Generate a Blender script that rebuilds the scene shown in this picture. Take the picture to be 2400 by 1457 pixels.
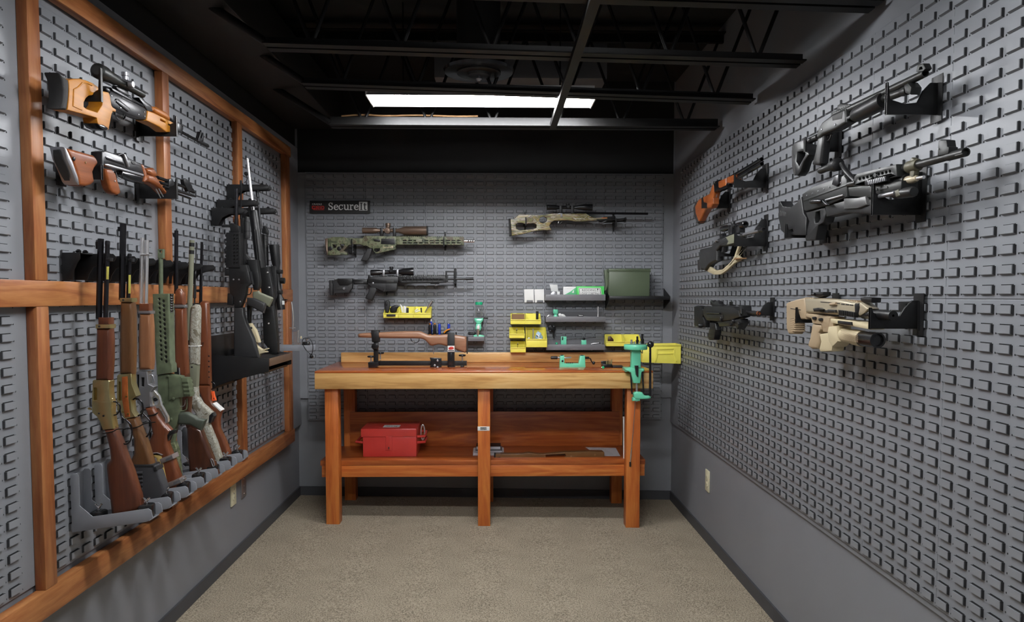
import bpy, bmesh, math, random
from mathutils import Vector, Matrix
random.seed(7)
for o in list(bpy.data.objects): bpy.data.objects.remove(o)
S = bpy.context.scene
COL = S.collection
# ------------------------------------------------------------------ camera
F, PITCH, YAW, ROLL, CX, CY, H0 = 1704.8, .0521, .0208, .0006, 1200., 784.25, 1.395
fw = Vector((math.sin(YAW)*math.cos(PITCH), math.cos(YAW)*math.cos(PITCH), -math.sin(PITCH)))
rt = Vector((math.cos(YAW), -math.sin(YAW), 0)); up = rt.cross(fw)
r2 = rt*math.cos(ROLL)+up*math.sin(ROLL); u2 = -rt*math.sin(ROLL)+up*math.cos(ROLL)
cam = bpy.data.cameras.new('camera'); camo = bpy.data.objects.new('camera', cam); COL.objects.link(camo)
camo.matrix_world = Matrix(((r2.x, u2.x, -fw.x, 0), (r2.y, u2.y, -fw.y, 0), (r2.z, u2.z, -fw.z, H0), (0, 0, 0, 1)))
cam.sensor_width = 36; cam.sensor_fit = 'HORIZONTAL'; cam.lens = F*36/2400; cam.shift_y = (CY-728.5)/2400
cam.clip_start = .05
S.camera = camo
# ------------------------------------------------------------------ world, exposure
W = bpy.data.worlds.new('world'); S.world = W; W.use_nodes = True
W.node_tree.nodes['Background'].inputs[0].default_value = (.02, .02, .02, 1)
S.view_settings.view_transform = 'Standard'; S.view_settings.look = 'None'; S.view_settings.gamma = 1
S.view_settings.use_curve_mapping = False
S.view_settings.exposure = 0.0
LAMP_POWER = 175.0         # emission of the fluorescent tubes

# ------------------------------------------------------------------ pixel helpers (directions only)
def hit(ax, c, x, y):
    d = fw+r2*((x-CX)/F)+u2*((CY-y)/F)
    if ax == 'Z': k = (c-H0)/d.z
    else: k = c/(d.x if ax == 'X' else d.y)
    p = d*k; p.z += H0
    return p
def proj(p):
    q = Vector((p[0], p[1], p[2]-H0)); w = fw.dot(q)
    return (CX+F*r2.dot(q)/w, CY-F*u2.dot(q)/w, w)
def P(T, p): return (T[0]+p[0]/T[2], T[1]+p[1]/T[2])
PH = (0, 0, 1.)            # photo pixels
# ------------------------------------------------------------------ materials
MATS = {}
def nodes(name):
    m = bpy.data.materials.new(name); m.use_nodes = True; MATS[name] = m
    return m, m.node_tree, m.node_tree.nodes['Principled BSDF']
def mat(name, col, rough=.5, metal=0., var=0., scale=8, bump=0., emit=None, alpha=1, trans=0, spec=.5, coat=0):
    m, t, b = nodes(name)
    b.inputs['Base Color'].default_value = (*col, 1); b.inputs['Roughness'].default_value = rough
    b.inputs['Metallic'].default_value = metal; b.inputs['Specular IOR Level'].default_value = spec
    b.inputs['Alpha'].default_value = alpha; b.inputs['Transmission Weight'].default_value = trans
    b.inputs['Coat Weight'].default_value = coat; b.inputs['Coat Roughness'].default_value = .08
    if emit:
        b.inputs['Emission Color'].default_value = (*col, 1); b.inputs['Emission Strength'].default_value = emit
    if var or bump:
        tc = t.nodes.new('ShaderNodeTexCoord'); n = t.nodes.new('ShaderNodeTexNoise')
        n.inputs['Scale'].default_value = scale; n.inputs['Detail'].default_value = 5
        t.links.new(tc.outputs['Object'], n.inputs['Vector'])
        if var:
            r = t.nodes.new('ShaderNodeValToRGB')
            r.color_ramp.elements[0].color = (*[c*(1-var) for c in col], 1); r.color_ramp.elements[1].color = (*[min(1, c*(1+var)) for c in col], 1)
            r.color_ramp.elements[0].position = .3; r.color_ramp.elements[1].position = .7
            t.links.new(n.outputs['Fac'], r.inputs[0]); t.links.new(r.outputs[0], b.inputs['Base Color'])
        if bump:
            bp = t.nodes.new('ShaderNodeBump'); bp.inputs['Strength'].default_value = bump; bp.inputs['Distance'].default_value = .002
            t.links.new(n.outputs['Fac'], bp.inputs['Height']); t.links.new(bp.outputs[0], b.inputs['Normal'])
    return m
def wood(name, c0, c1, axis=0, rough=.35, scale=9., coat=0., ring=1.0, c2=None):
    m, t, b = nodes(name)
    b.inputs['Roughness'].default_value = rough; b.inputs['Coat Weight'].default_value = coat; b.inputs['Coat Roughness'].default_value = .12
    tc = t.nodes.new('ShaderNodeTexCoord'); mp = t.nodes.new('ShaderNodeMapping')
    sc = [scale]*3; sc[axis] = scale*.09
    mp.inputs['Scale'].default_value = sc
    n = t.nodes.new('ShaderNodeTexNoise'); n.inputs['Scale'].default_value = 1.6; n.inputs['Detail'].default_value = 6; n.inputs['Distortion'].default_value = 1.4*ring
    n2 = t.nodes.new('ShaderNodeTexNoise'); n2.inputs['Scale'].default_value = 14; n2.inputs['Detail'].default_value = 3
    mx = t.nodes.new('ShaderNodeMath'); mx.operation = 'MULTIPLY_ADD'; mx.inputs[1].default_value = .3
    r = t.nodes.new('ShaderNodeValToRGB')
    r.color_ramp.elements[0].position = .42; r.color_ramp.elements[1].position = .82
    r.color_ramp.elements[0].color = (*c0, 1); r.color_ramp.elements[1].color = (*c1, 1)
    if c2:
        e = r.color_ramp.elements.new(.62); e.color = (*c2, 1)
    L = t.links.new
    L(tc.outputs['Object'], mp.inputs[0]); L(mp.outputs[0], n.inputs['Vector']); L(mp.outputs[0], n2.inputs['Vector'])
    L(n2.outputs['Fac'], mx.inputs[0]); L(n.outputs['Fac'], mx.inputs[2]); L(mx.outputs[0], r.inputs[0]); L(r.outputs[0], b.inputs['Base Color'])
    return m
def blotch(name, cols, scale=30, rough=.55, stretch=(1, 1, 1), const=True, coat=0, dist=1.):
    m, t, b = nodes(name); b.inputs['Roughness'].default_value = rough; b.inputs['Coat Weight'].default_value = coat
    tc = t.nodes.new('ShaderNodeTexCoord'); mp = t.nodes.new('ShaderNodeMapping'); mp.inputs['Scale'].default_value = stretch
    n = t.nodes.new('ShaderNodeTexNoise'); n.inputs['Scale'].default_value = scale; n.inputs['Detail'].default_value = 2.5; n.inputs['Distortion'].default_value = dist
    r = t.nodes.new('ShaderNodeValToRGB')
    if const: r.color_ramp.interpolation = 'CONSTANT'
    k = len(cols); el = r.color_ramp.elements
    el[0].position = .0; el[0].color = (*cols[0], 1); el[1].position = .32+.36*(k-1)/k; el[1].color = (*cols[-1], 1)
    for i in range(1, k-1):
        e = el.new(.32+.36*i/k); e.color = (*cols[i], 1)
    t.links.new(tc.outputs['Object'], mp.inputs[0]); t.links.new(mp.outputs[0], n.inputs['Vector']); t.links.new(n.outputs['Fac'], r.inputs[0]); t.links.new(r.outputs[0], b.inputs['Base Color'])
    return m
GREY = (.212, .220, .238)
mat('paint', GREY, .5, var=.03, scale=3, bump=.04)
mat('panel', (.216, .226, .245), .42, var=.02, scale=4)
mat('slot', (.004, .004, .005), .9)
mat('cavity_shade', (.028, .029, .032), .8)
mat('bbase', (.05, .052, .058), .5)
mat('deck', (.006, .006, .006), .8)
mat('joist', (.0045, .0042, .004), .5, spec=.3)
mat('duct', (.008, .008, .008), .6)
mat('lens', (.97, .98, 1.), .4, emit=LAMP_POWER)
mat('lensfar', (.97, .98, 1.), .4, emit=LAMP_POWER*.66)
mat('lensnear', (.97, .98, 1.), .4, emit=LAMP_POWER*.45)
mat('lampmetal', (.85, .85, .84), .6)
mat('black', (.007, .007, .0075), .42, spec=.4)
mat('blackgloss', (.012, .012, .013), .2)
mat('rubber', (.016, .015, .015), .75, bump=.2, scale=200)
mat('gunmetal', (.020, .020, .022), .33, metal=.5)
mat('blued', (.028, .027, .03), .22, metal=.75)
mat('parker', (.018, .019, .018), .42, metal=.3)
mat('polymer', (.008, .008, .0085), .42, spec=.4)
mat('charcoal', (.020, .020, .021), .5, spec=.4)
mat('steel', (.88, .86, .86), .26, metal=.9)
mat('steeldull', (.36, .36, .38), .38, metal=.85)
mat('chrome', (.85, .84, .85), .1, metal=1)
mat('brass', (.50, .43, .22), .3, metal=.9, var=.08, scale=20)
mat('greenmetal', (.085, .105, .06), .5, var=.25, scale=40)
mat('olive', (.17, .175, .12), .6)
mat('olivedark', (.075, .07, .045), .5, metal=.2)
mat('greengrip', (.05, .06, .045), .5)
mat('tan', (.45, .36, .24), .55)
mat('tandark', (.36, .27, .17), .5)
mat('tanlight', (.55, .47, .30), .5)
mat('champagne', (.44, .38, .27), .35, metal=.3)
mat('bronze', (.16, .11, .08), .35, metal=.5)
mat('yellow', (.90, .82, .13), .38)
mat('yellowtag', (.62, .58, .12), .5)
mat('mint', (.16, .66, .42), .32, coat=.3)
mat('greencap', (.01, .35, .16), .3)
mat('red', (.66, .055, .045), .3, var=.06, coat=.3)
mat('reddark', (.28, .015, .015), .35)
mat('redink', (.5, .03, .02), .5)
mat('white', (.8, .8, .78), .5)
mat('paper', (.62, .60, .62), .7)
mat('ink', (.02, .02, .02), .6)
mat('greencard', (.08, .62, .12), .45)
mat('greenpale', (.1, .45, .2), .5)
mat('cream', (.72, .68, .48), .4)
mat('canfgreen', (.075, .10, .058), .42, var=.08, scale=6)
mat('greytray', (.15, .15, .16), .42)
mat('greybase', (.235, .245, .27), .38)
mat('bluehandle', (.02, .05, .42), .3)
mat('orangehandle', (.75, .25, .01), .35)
mat('orange', (.85, .12, .03), .4)
mat('webbing', (.42, .36, .23), .8)
mat('midgrey', (.09, .09, .09), .4, metal=.3)
mat('strap', (.16, .13, .12), .7)
mat('leathertan', (.46, .33, .10), .7)
mat('neoprene', (.030, .030, .034), .8)
mat('brown', (.22, .12, .05), .6)
mat('mdf', (.1, .06, .04), .5)
mat('clear', (.9, .95, .93), .05, trans=.95, alpha=.35)
mat('bag', (.85, .87, .87), .15, trans=.7, alpha=.45)
mat('bluecloth', (.35, .5, .65), .8, var=.3, scale=60)
mat('brassdark', (.35, .26, .08), .35, metal=1)
wood('wframe', (.19, .055, .017), (.38, .155, .052), 2, .45, 14, c2=(.29, .098, .031))
wood('wframeh', (.21, .063, .019), (.43, .185, .062), 1, .45, 14, c2=(.33, .118, .037))
wood('wbench', (.46, .23, .07), (.74, .48, .20), 0, .35, 8, coat=.2, ring=1.6, c2=(.66, .38, .135))
wood('wtop', (.36, .08, .016), (.52, .15, .035), 0, .22, 7, coat=.4, c2=(.43, .10, .022))
wood('wleg', (.38, .085, .014), (.60, .20, .04), 2, .4, 9, ring=1.4, c2=(.50, .13, .024))
wood('wrail', (.38, .085, .014), (.62, .22, .05), 0, .4, 9, ring=1.6, c2=(.52, .14, .028))
wood('wply', (.24, .05, .010), (.42, .12, .025), 0, .35, 6, coat=.2, ring=3, c2=(.32, .075, .016))
wood('amber', (.30, .105, .007), (.45, .18, .014), 1, .42, 12)
wood('amberd', (.22, .06, .006), (.32, .10, .010), 1, .42, 12)
wood('redwood', (.12, .029, .009), (.25, .075, .021), 1, .38, 14)
wood('stockz', (.062, .017, .008), (.115, .034, .014), 2, .35, 14, coat=.2)
wood('stockolive', (.078, .034, .013), (.13, .058, .020), 2, .35, 14, coat=.2)
wood('stocklight', (.19, .075, .032), (.28, .125, .055), 2, .4, 14, coat=.15)
wood('stockdark', (.035, .012, .007), (.07, .023, .011), 2, .3, 14, coat=.2)
wood('stockred', (.105, .03, .013), (.165, .052, .021), 2, .3, 14, coat=.25)
wood('orangewood', (.24, .058, .015), (.35, .10, .025), 1, .35, 12, coat=.2)
wood('visestock', (.22, .10, .055), (.36, .19, .11), 0, .35, 12, coat=.3)
wood('shelfstock', (.10, .046, .014), (.18, .088, .028), 0, .3, 12, coat=.3)
blotch('camo', [(.035, .042, .022), (.075, .09, .042), (.14, .15, .085), (.075, .06, .035)], 24)
blotch('treecamo', [(.09, .08, .055), (.36, .35, .29), (.22, .20, .15), (.42, .42, .37), (.15, .13, .09)], 17, const=False, dist=2.5)
blotch('laminate', [(.05, .05, .035), (.36, .27, .11), (.14, .14, .055), (.45, .40, .30), (.11, .06, .03), (.26, .26, .10), (.05, .05, .03)], 8, .25, (1, 1, 5), const=False, coat=.3, dist=1.2)
for q_ in ('amber', 'amberd', 'redwood', 'orangewood'): MATS[q_].node_tree.nodes['Principled BSDF'].inputs['Specular IOR Level'].default_value = .22
# carpet
m, t, b = nodes('carpet'); b.inputs['Roughness'].default_value = .95; b.inputs['Specular IOR Level'].default_value = .1
tc = t.nodes.new('ShaderNodeTexCoord'); n = t.nodes.new('ShaderNodeTexNoise'); n.inputs['Scale'].default_value = 170; n.inputs['Detail'].default_value = 4
n2 = t.nodes.new('ShaderNodeTexNoise'); n2.inputs['Scale'].default_value = 6
r = t.nodes.new('ShaderNodeValToRGB'); e = r.color_ramp.elements
e[0].position = .33; e[0].color = (.095, .078, .055, 1); e[1].position = .68; e[1].color = (.42, .36, .27, 1)
mxc = t.nodes.new('ShaderNodeMath'); mxc.operation = 'MULTIPLY_ADD'; mxc.inputs[1].default_value = .12
bp = t.nodes.new('ShaderNodeBump'); bp.inputs['Strength'].default_value = .6; bp.inputs['Distance'].default_value = .006
t.links.new(tc.outputs['Object'], n.inputs['Vector']); t.links.new(tc.outputs['Object'], n2.inputs['Vector'])
t.links.new(n2.outputs['Fac'], mxc.inputs[0]); t.links.new(n.outputs['Fac'], mxc.inputs[2]); t.links.new(mxc.outputs[0], r.inputs[0]); t.links.new(r.outputs[0], b.inputs['Base Color'])
t.links.new(n.outputs['Fac'], bp.inputs['Height']); t.links.new(bp.outputs[0], b.inputs['Normal'])

# ------------------------------------------------------------------ object helpers
def tag(o, label=None, cat=None, group=None, kind=None):
    for k, v in (('label', label), ('category', cat), ('group', group), ('kind', kind)):
        if v: o[k] = v
    return o
def empty(name, loc, label, cat, group=None):
    o = bpy.data.objects.new(name, None); COL.objects.link(o); o.location = loc; o.empty_display_size = .05
    return tag(o, label, cat, group)
def root_loc(par):
    v = Vector((0, 0, 0))
    while par: v += par.location; par = par.parent
    return v
def mk(name, me, m, par=None, smooth=35):
    """mesh given in world coordinates -> object (child keeps world place)"""
    if par:
        me.transform(Matrix.Translation(-root_loc(par)))
    me.materials.clear()
    for q in (m if isinstance(m, (list, tuple)) else [m]): me.materials.append(MATS[q])
    if smooth:
        me.shade_smooth(); me.set_sharp_from_angle(angle=math.radians(smooth))
    o = bpy.data.objects.new(name, me); COL.objects.link(o)
    o.parent = par
    return o
def recenter(o):
    """object origin to the middle of its own base"""
    vs = [v.co for v in o.data.vertices]
    c = Vector(((min(v.x for v in vs)+max(v.x for v in vs))/2, (min(v.y for v in vs)+max(v.y for v in vs))/2, min(v.z for v in vs)))
    o.data.transform(Matrix.Translation(-c)); o.location = o.location+c
    return o
def from_bm(name, bm, m, par=None, smooth=35, normals=True):
    if normals: bmesh.ops.recalc_face_normals(bm, faces=bm.faces)
    me = bpy.data.meshes.new(name); bm.to_mesh(me); bm.free()
    return mk(name, me, m, par, smooth)
def add_box(bm, x0, x1, y0, y1, z0, z1, bev=0):
    g = bmesh.ops.create_cube(bm, size=1)['verts']
    for v in g: v.co = Vector(((x0+x1)/2+v.co.x*(x1-x0), (y0+y1)/2+v.co.y*(y1-y0), (z0+z1)/2+v.co.z*(z1-z0)))
    if bev:
        es = {e for v in g for e in v.link_edges}
        bmesh.ops.bevel(bm, geom=list(es), offset=bev, segments=2, affect='EDGES', profile=.5, clamp_overlap=True)
def box(name, b, m, par=None, bev=0.):
    bm = bmesh.new(); add_box(bm, min(b[0], b[1]), max(b[0], b[1]), min(b[2], b[3]), max(b[2], b[3]), min(b[4], b[5]), max(b[4], b[5]), bev)
    return from_bm(name, bm, m, par)
def extrude(name, loops, t, mapf, m, par=None, bev=0., res=1):
    """2D loops (first outer, rest holes) -> bevelled slab; mapf(a,b,c) -> world"""
    cu = bpy.data.curves.new('c', 'CURVE'); cu.dimensions = '2D'; cu.fill_mode = 'BOTH'
    bev = min(bev, t*.49)
    if len(loops) > 1:                      # keep the rounded edge clear of the holes
        def segd(p, a, b_):
            dx, dy = b_[0]-a[0], b_[1]-a[1]; k = max(0, min(1, ((p[0]-a[0])*dx+(p[1]-a[1])*dy)/max(dx*dx+dy*dy, 1e-12)))
            return math.hypot(p[0]-a[0]-k*dx, p[1]-a[1]-k*dy)
        for i, h in enumerate(loops[1:], 1):
            for j, l in enumerate(loops):
                if i != j: bev = min(bev, .35*min(min(segd(p, l[k], l[k-1]) for k in range(len(l))) for p in h))
    cu.extrude = max(t/2-bev, 1e-5); cu.bevel_depth = bev; cu.bevel_resolution = res; cu.offset = -bev
    for lp in loops:
        s = cu.splines.new('POLY'); s.points.add(len(lp)-1); s.use_cyclic_u = True
        for i, p in enumerate(lp): s.points[i].co = (p[0], p[1], 0, 1)
    ob = bpy.data.objects.new('c', cu); me = bpy.data.meshes.new_from_object(ob)
    bpy.data.objects.remove(ob); bpy.data.curves.remove(cu)
    for v in me.vertices: v.co = mapf(v.co.x, v.co.y, v.co.z)
    bm = bmesh.new(); bm.from_mesh(me); bmesh.ops.remove_doubles(bm, verts=bm.verts, dist=1e-5)
    bmesh.ops.recalc_face_normals(bm, faces=bm.faces); bm.to_mesh(me); bm.free(); me.name = name
    return mk(name, me, m, par)
def lathe(name, A, B, prof, m, par=None, seg=14):
    A = Vector(A); B = Vector(B); d = (B-A); z = d.normalized()
    x = z.orthogonal().normalized(); y = z.cross(x)
    bm = bmesh.new(); rings = []
    for tt, r in prof:
        c = A+d*tt
        rings.append([bm.verts.new(c+(x*math.cos(2*math.pi*k/seg)+y*math.sin(2*math.pi*k/seg))*max(r, 1e-5)) for k in range(seg)])
    for a, b_ in zip(rings, rings[1:]):
        for k in range(seg): bm.faces.new((a[k], a[(k+1) % seg], b_[(k+1) % seg], b_[k]))
    bm.faces.new(rings[0]); bm.faces.new(rings[-1])
    return from_bm(name, bm, m, par, 40)
def wire3(name, pts, r, m, par=None, closed=False, seg=2):
    cu = bpy.data.curves.new('c', 'CURVE'); cu.dimensions = '3D'; cu.fill_mode = 'FULL'; cu.bevel_depth = r; cu.bevel_resolution = seg; cu.use_fill_caps = True
    s = cu.splines.new('POLY'); s.points.add(len(pts)-1); s.use_cyclic_u = closed
    for i, p in enumerate(pts): s.points[i].co = (*p, 1)
    ob = bpy.data.objects.new('c', cu); me = bpy.data.meshes.new_from_object(ob); bpy.data.objects.remove(ob); bpy.data.curves.remove(cu)
    me.name = name
    return mk(name, me, m, par, 60)
def smooth_path(pts, n=3):
    for _ in range(n):
        q = [pts[0]]
        for a, b_ in zip(pts, pts[1:]):
            a = Vector(a); b_ = Vector(b_); q += [a*.75+b_*.25, a*.25+b_*.75]
        pts = q+[pts[-1]]
    return pts
def rnd(pts, n=1):
    """corner-cut a closed 2D loop"""
    for _ in range(n):
        q = []
        for i in range(len(pts)):
            a = pts[i]; b_ = pts[(i+1) % len(pts)]
            q += [(a[0]*.75+b_[0]*.25, a[1]*.75+b_[1]*.25), (a[0]*.25+b_[0]*.75, a[1]*.25+b_[1]*.75)]
        pts = q
    return pts
def text_mesh(body):
    cu = bpy.data.curves.new('t', 'FONT'); cu.body = body; cu.size = 1; cu.extrude = .02; cu.resolution_u = 3
    ob = bpy.data.objects.new('t', cu); me = bpy.data.meshes.new_from_object(ob); bpy.data.objects.remove(ob); bpy.data.curves.remove(cu)
    return me
def text_on(name, body, O, ux, uy, width, height, m, par, depth=.0006):
    """flat raised lettering; O lower-left corner, ux/uy unit vectors, cap height fitted"""
    me = text_mesh(body); vs = me.vertices
    x0 = min(v.co.x for v in vs); x1 = max(v.co.x for v in vs); y0 = min(v.co.y for v in vs); y1 = max(v.co.y for v in vs)
    nrm = ux.cross(uy)
    for v in vs:
        v.co = O+ux*((v.co.x-x0)/(x1-x0)*width)+uy*((v.co.y-y0)/(y1-y0)*height)+nrm*(depth*(1 if v.co.z > 0 else -.3))
    me.name = name
    return mk(name, me, m, par, 0)

# planes of the room -------------------------------------------------
XL, XR, YB = -1.345, 1.2045, 4.996        # louver panel faces
WXL, WXR, WYB = -1.372, 1.222, 5.024      # painted walls
BXL, BXR, BYB = -1.352, 1.2115, 5.003     # backer board faces (panel back)
YN = -1.5                                  # end of the room behind the camera
def floor_z(x): return .020-(x+1.36)/2.56*.045
ZS, PW, PHH = 1.390, .4064, .8456          # panel seam height, panel width, panel height
class Gun:
    """a thing whose parts are traced on its own plane: ax 'X' or 'Y', c the centre plane, sgn the side the room lies on"""
    def __init__(s, name, label, cat, ax, c, base, group=None, T=PH):
        s.ax, s.c = ax, c; s.sgn = (1 if c < 0 else -1) if ax == 'X' else -1
        s.o = empty(name, base, label, cat, group); s.T = T
    def at(s, p, off=0, T=None):
        x, y = P(T or s.T, p); return hit(s.ax, s.c+s.sgn*off, x, y)
    def rm(s, p, r, T=None):
        return r/(T or s.T)[2]*s.depth(p, T)/F
    def depth(s, p, T=None):
        q = s.at(p, 0, T); return proj(q)[2]
    def slab(s, name, pts, t, m, bev=.003, holes=(), off=0., T=None, par=None, rd=0, res=1):
        face = off+t/2; mid = s.c+s.sgn*off
        def cv(l):
            q = [s.at(p, face, T) for p in l]
            return [((v.y if s.ax == 'X' else v.x), v.z) for v in q]
        loops = [cv(rnd(pts, rd) if rd else pts)]+[cv(h) for h in holes]
        if s.ax == 'X': mp = lambda a, b_, c: Vector((mid+c, a, b_))
        else: mp = lambda a, b_, c: Vector((a, mid+c, b_))
        return extrude(name, loops, t, mp, m, par or s.o, bev, res)
    def tube(s, name, a, b_, prof, m, off=0., T=None, par=None, seg=14, bore=0):
        A = s.at(a, off, T); B = s.at(b_, off, T)
        if isinstance(prof, (int, float)): prof = [(0, prof), (1, prof)]
        pr = []
        for tt, r in prof:
            q = A.lerp(B, tt); pr.append((tt, r/(T or s.T)[2]*proj(q)[2]/F))
        if bore: pr += [(1.0, pr[-1][1]*bore), (.9, pr[-1][1]*bore)]
        return lathe(name, A, B, pr, m, par or s.o, seg)
    def disc(s, name, p, r, t, m, off=.02, T=None, par=None, seg=14):
        q = s.at(p, off+t, T); n = Vector((s.sgn, 0, 0)) if s.ax == 'X' else Vector((0, s.sgn, 0))
        rr = s.rm(p, r, T)
        return lathe(name, q-n*t, q, [(0, rr), (.85, rr), (1, rr*.85)], m, par or s.o, seg)
    def wire(s, name, pts, r, m, off=0., T=None, par=None, closed=False, sm=2):
        q = [s.at(p, off, T) for p in pts]
        if closed: q = q+[q[0]]
        q = smooth_path(q, sm) if sm else q
        return wire3(name, q, s.rm(pts[0], r, T), m, par or s.o)
    def text(s, name, body, p, w, h, m, off, T=None, par=None):
        T = T or s.T
        O = s.at(p, off, T); k = s.depth(p, T)/F/T[2]
        ux = Vector((1, 0, 0)) if s.ax == 'Y' else Vector((0, -1 if s.c > 0 else 1, 0))
        return text_on(name, body, O, ux, Vector((0, 0, 1)), w*k, h*k, m, par or s.o)
def rect(x0, y0, x1, y1): return [(x0, y0), (x1, y0), (x1, y1), (x0, y1)]
def teeth(x0, y0, x1, y1, n, h):
    """toothed top edge from (x0,y0) to (x1,y1), height h (pixels, up = minus y)"""
    o = []
    for i in range(n):
        for f, k in ((0, 0), (0, 1), (.55, 1), (.55, 0)):
            q = (i+f)/n; o.append((x0+(x1-x0)*q, y0+(y1-y0)*q-h*k))
    return o+[(x1, y1)]
# ================================================================== ROOM
def struct(o, label=None): return tag(o, label, None, None, 'structure')
bm = bmesh.new()
vs = [bm.verts.new((x, y, floor_z(x)-d)) for d in (0, .1) for x, y in ((-1.42, YN), (1.28, YN), (1.28, 5.08), (-1.42, 5.08))]
for f in ((0, 1, 2, 3), (7, 6, 5, 4), (0, 4, 5, 1), (1, 5, 6, 2), (2, 6, 7, 3), (3, 7, 4, 0)): bm.faces.new([vs[i] for i in f])
struct(from_bm('floor', bm, 'carpet', smooth=0), 'speckled beige loop carpet floor')
wall_l = struct(box('wall_left', (WXL-.1, WXL, YN, WYB+.1, -.05, 2.95), 'paint'), 'grey painted wall behind the wooden framed panels')
wall_r = struct(box('wall_right', (WXR, WXR+.1, YN, WYB+.1, -.05, 2.95), 'paint'), 'grey painted wall with the unframed louver panels')
wall_b = struct(box('wall_back', (WXL, WXR, WYB, WYB+.1, -.05, 2.95), 'paint'), 'grey painted wall behind the workbench')
struct(box('wall_front', (WXL-.1, WXR+.1, YN-.1, YN, -.05, 2.95), 'paint'), 'plain grey wall facing the workbench')
struct(box('ceiling', (WXL-.1, WXR+.1, YN-.1, WYB+.1, 2.86, 2.95), 'deck'), 'black painted roof deck above the joists')
def bboard(name, pts, hgt=.062):
    """baseboard following the sloping floor; pts: 4 plan corners"""
    bm = bmesh.new(); lo = [bm.verts.new((x, y, floor_z(x)-.01)) for x, y in pts]; hi = [bm.verts.new((x, y, floor_z(x)+hgt)) for x, y in pts]
    bm.faces.new(lo); bm.faces.new(hi)
    for i in range(4): bm.faces.new((lo[i], lo[(i+1) % 4], hi[(i+1) % 4], hi[i]))
    struct(from_bm(name, bm, 'bbase', smooth=0), 'dark grey vinyl baseboard')
bboard('baseboard_left', [(WXL, YN), (WXL+.010, YN), (WXL+.010, WYB), (WXL, WYB)])
bboard('baseboard_right', [(WXR-.010, YN), (WXR, YN), (WXR, WYB), (WXR-.010, WYB)])
bboard('baseboard_back', [(WXL+.010, WYB-.010), (WXR-.010, WYB-.010), (WXR-.010, WYB), (WXL+.010, WYB)])
# backer boards under the louver panels
box('backer_board', (BXL, WXL, 1.2, WYB, .515, 2.40), 'paint', wall_l)
box('backer_board', (BXR, WXR, 1.2, WYB, .524, 2.235), 'paint', wall_r)
zb = hit('Y', BYB, 712, 933).z
box('backer_board', (BXL, BXR, BYB, WYB, zb, 2.235), 'paint', wall_b)
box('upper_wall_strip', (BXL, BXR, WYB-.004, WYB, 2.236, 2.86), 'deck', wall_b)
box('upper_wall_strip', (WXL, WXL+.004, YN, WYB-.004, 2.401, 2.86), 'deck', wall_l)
# louver panels --------------------------------------------------------
LW, LH, CW, CH = .049, .0225, PW/6, PHH/18
def louver_geo():
    a, h, d = LW/2, LH, .0082
    v = [(-a, 0, 0), (a, 0, 0), (a, h, 0), (-a, h, 0),                         # on the sheet
         (-a+.0025, .0030, d), (a-.0025, .0030, d), (a-.0025, h, d), (-a+.0025, h, d)]  # raised tongue
    f = [(0, 1, 5, 4), (4, 5, 6, 7)]; mi = [0, 0]
    # lanced ends: faces coloured dark as shade behind the edge of the tongue
    v += [(-a+.0016, .0022, d-.0016), (a-.0016, .0022, d-.0016), (a-.0016, h, d-.0016), (-a+.0016, h, d-.0016)]
    f += [(9, 5, 6, 10), (1, 9, 10, 2), (1, 5, 9), (4, 8, 11, 7), (8, 0, 3, 11), (0, 8, 4)]; mi += [0, 2, 0, 0, 2, 0]
    # mouth: rim + dark opening
    v += [(-a+.0035, h, .0052), (a-.0035, h, .0052), (-a+.002, h, .0), (a-.002, h, .0)]
    f += [(7, 6, 13, 12), (12, 13, 15, 14)]; mi += [0, 1]
    # slot line in the sheet just above the tongue
    v += [(-a+.003, h, .0006), (a-.003, h, .0006), (a-.003, h+.0024, .0006), (-a+.003, h+.0024, .0006)]
    f += [(16, 17, 18, 19)]; mi += [1]
    # round hole beside the louver
    cx, cy = a+.0092, .0015; b0 = len(v)
    for k in range(8): v.append((cx+.0026*math.cos(k*math.pi/4), cy+.0026*math.sin(k*math.pi/4), .0005))
    f += [tuple(range(b0, b0+8))]; mi += [1]
    return v, f, mi
LV, LF, LM = louver_geo()
lme = bpy.data.meshes.new('louver')
lme.from_pydata([(x, -w, y) for x, y, w in LV], [], LF)
lme.materials.append(MATS['panel']); lme.materials.append(MATS['slot']); lme.materials.append(MATS['cavity_shade'])
for p, mi in zip(lme.polygons, LM): p.material_index = mi
lme.update()
POSTS = ((2.105, 2.162), (2.932, 2.990), (3.760, 3.830), (4.600, 4.690))
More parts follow.
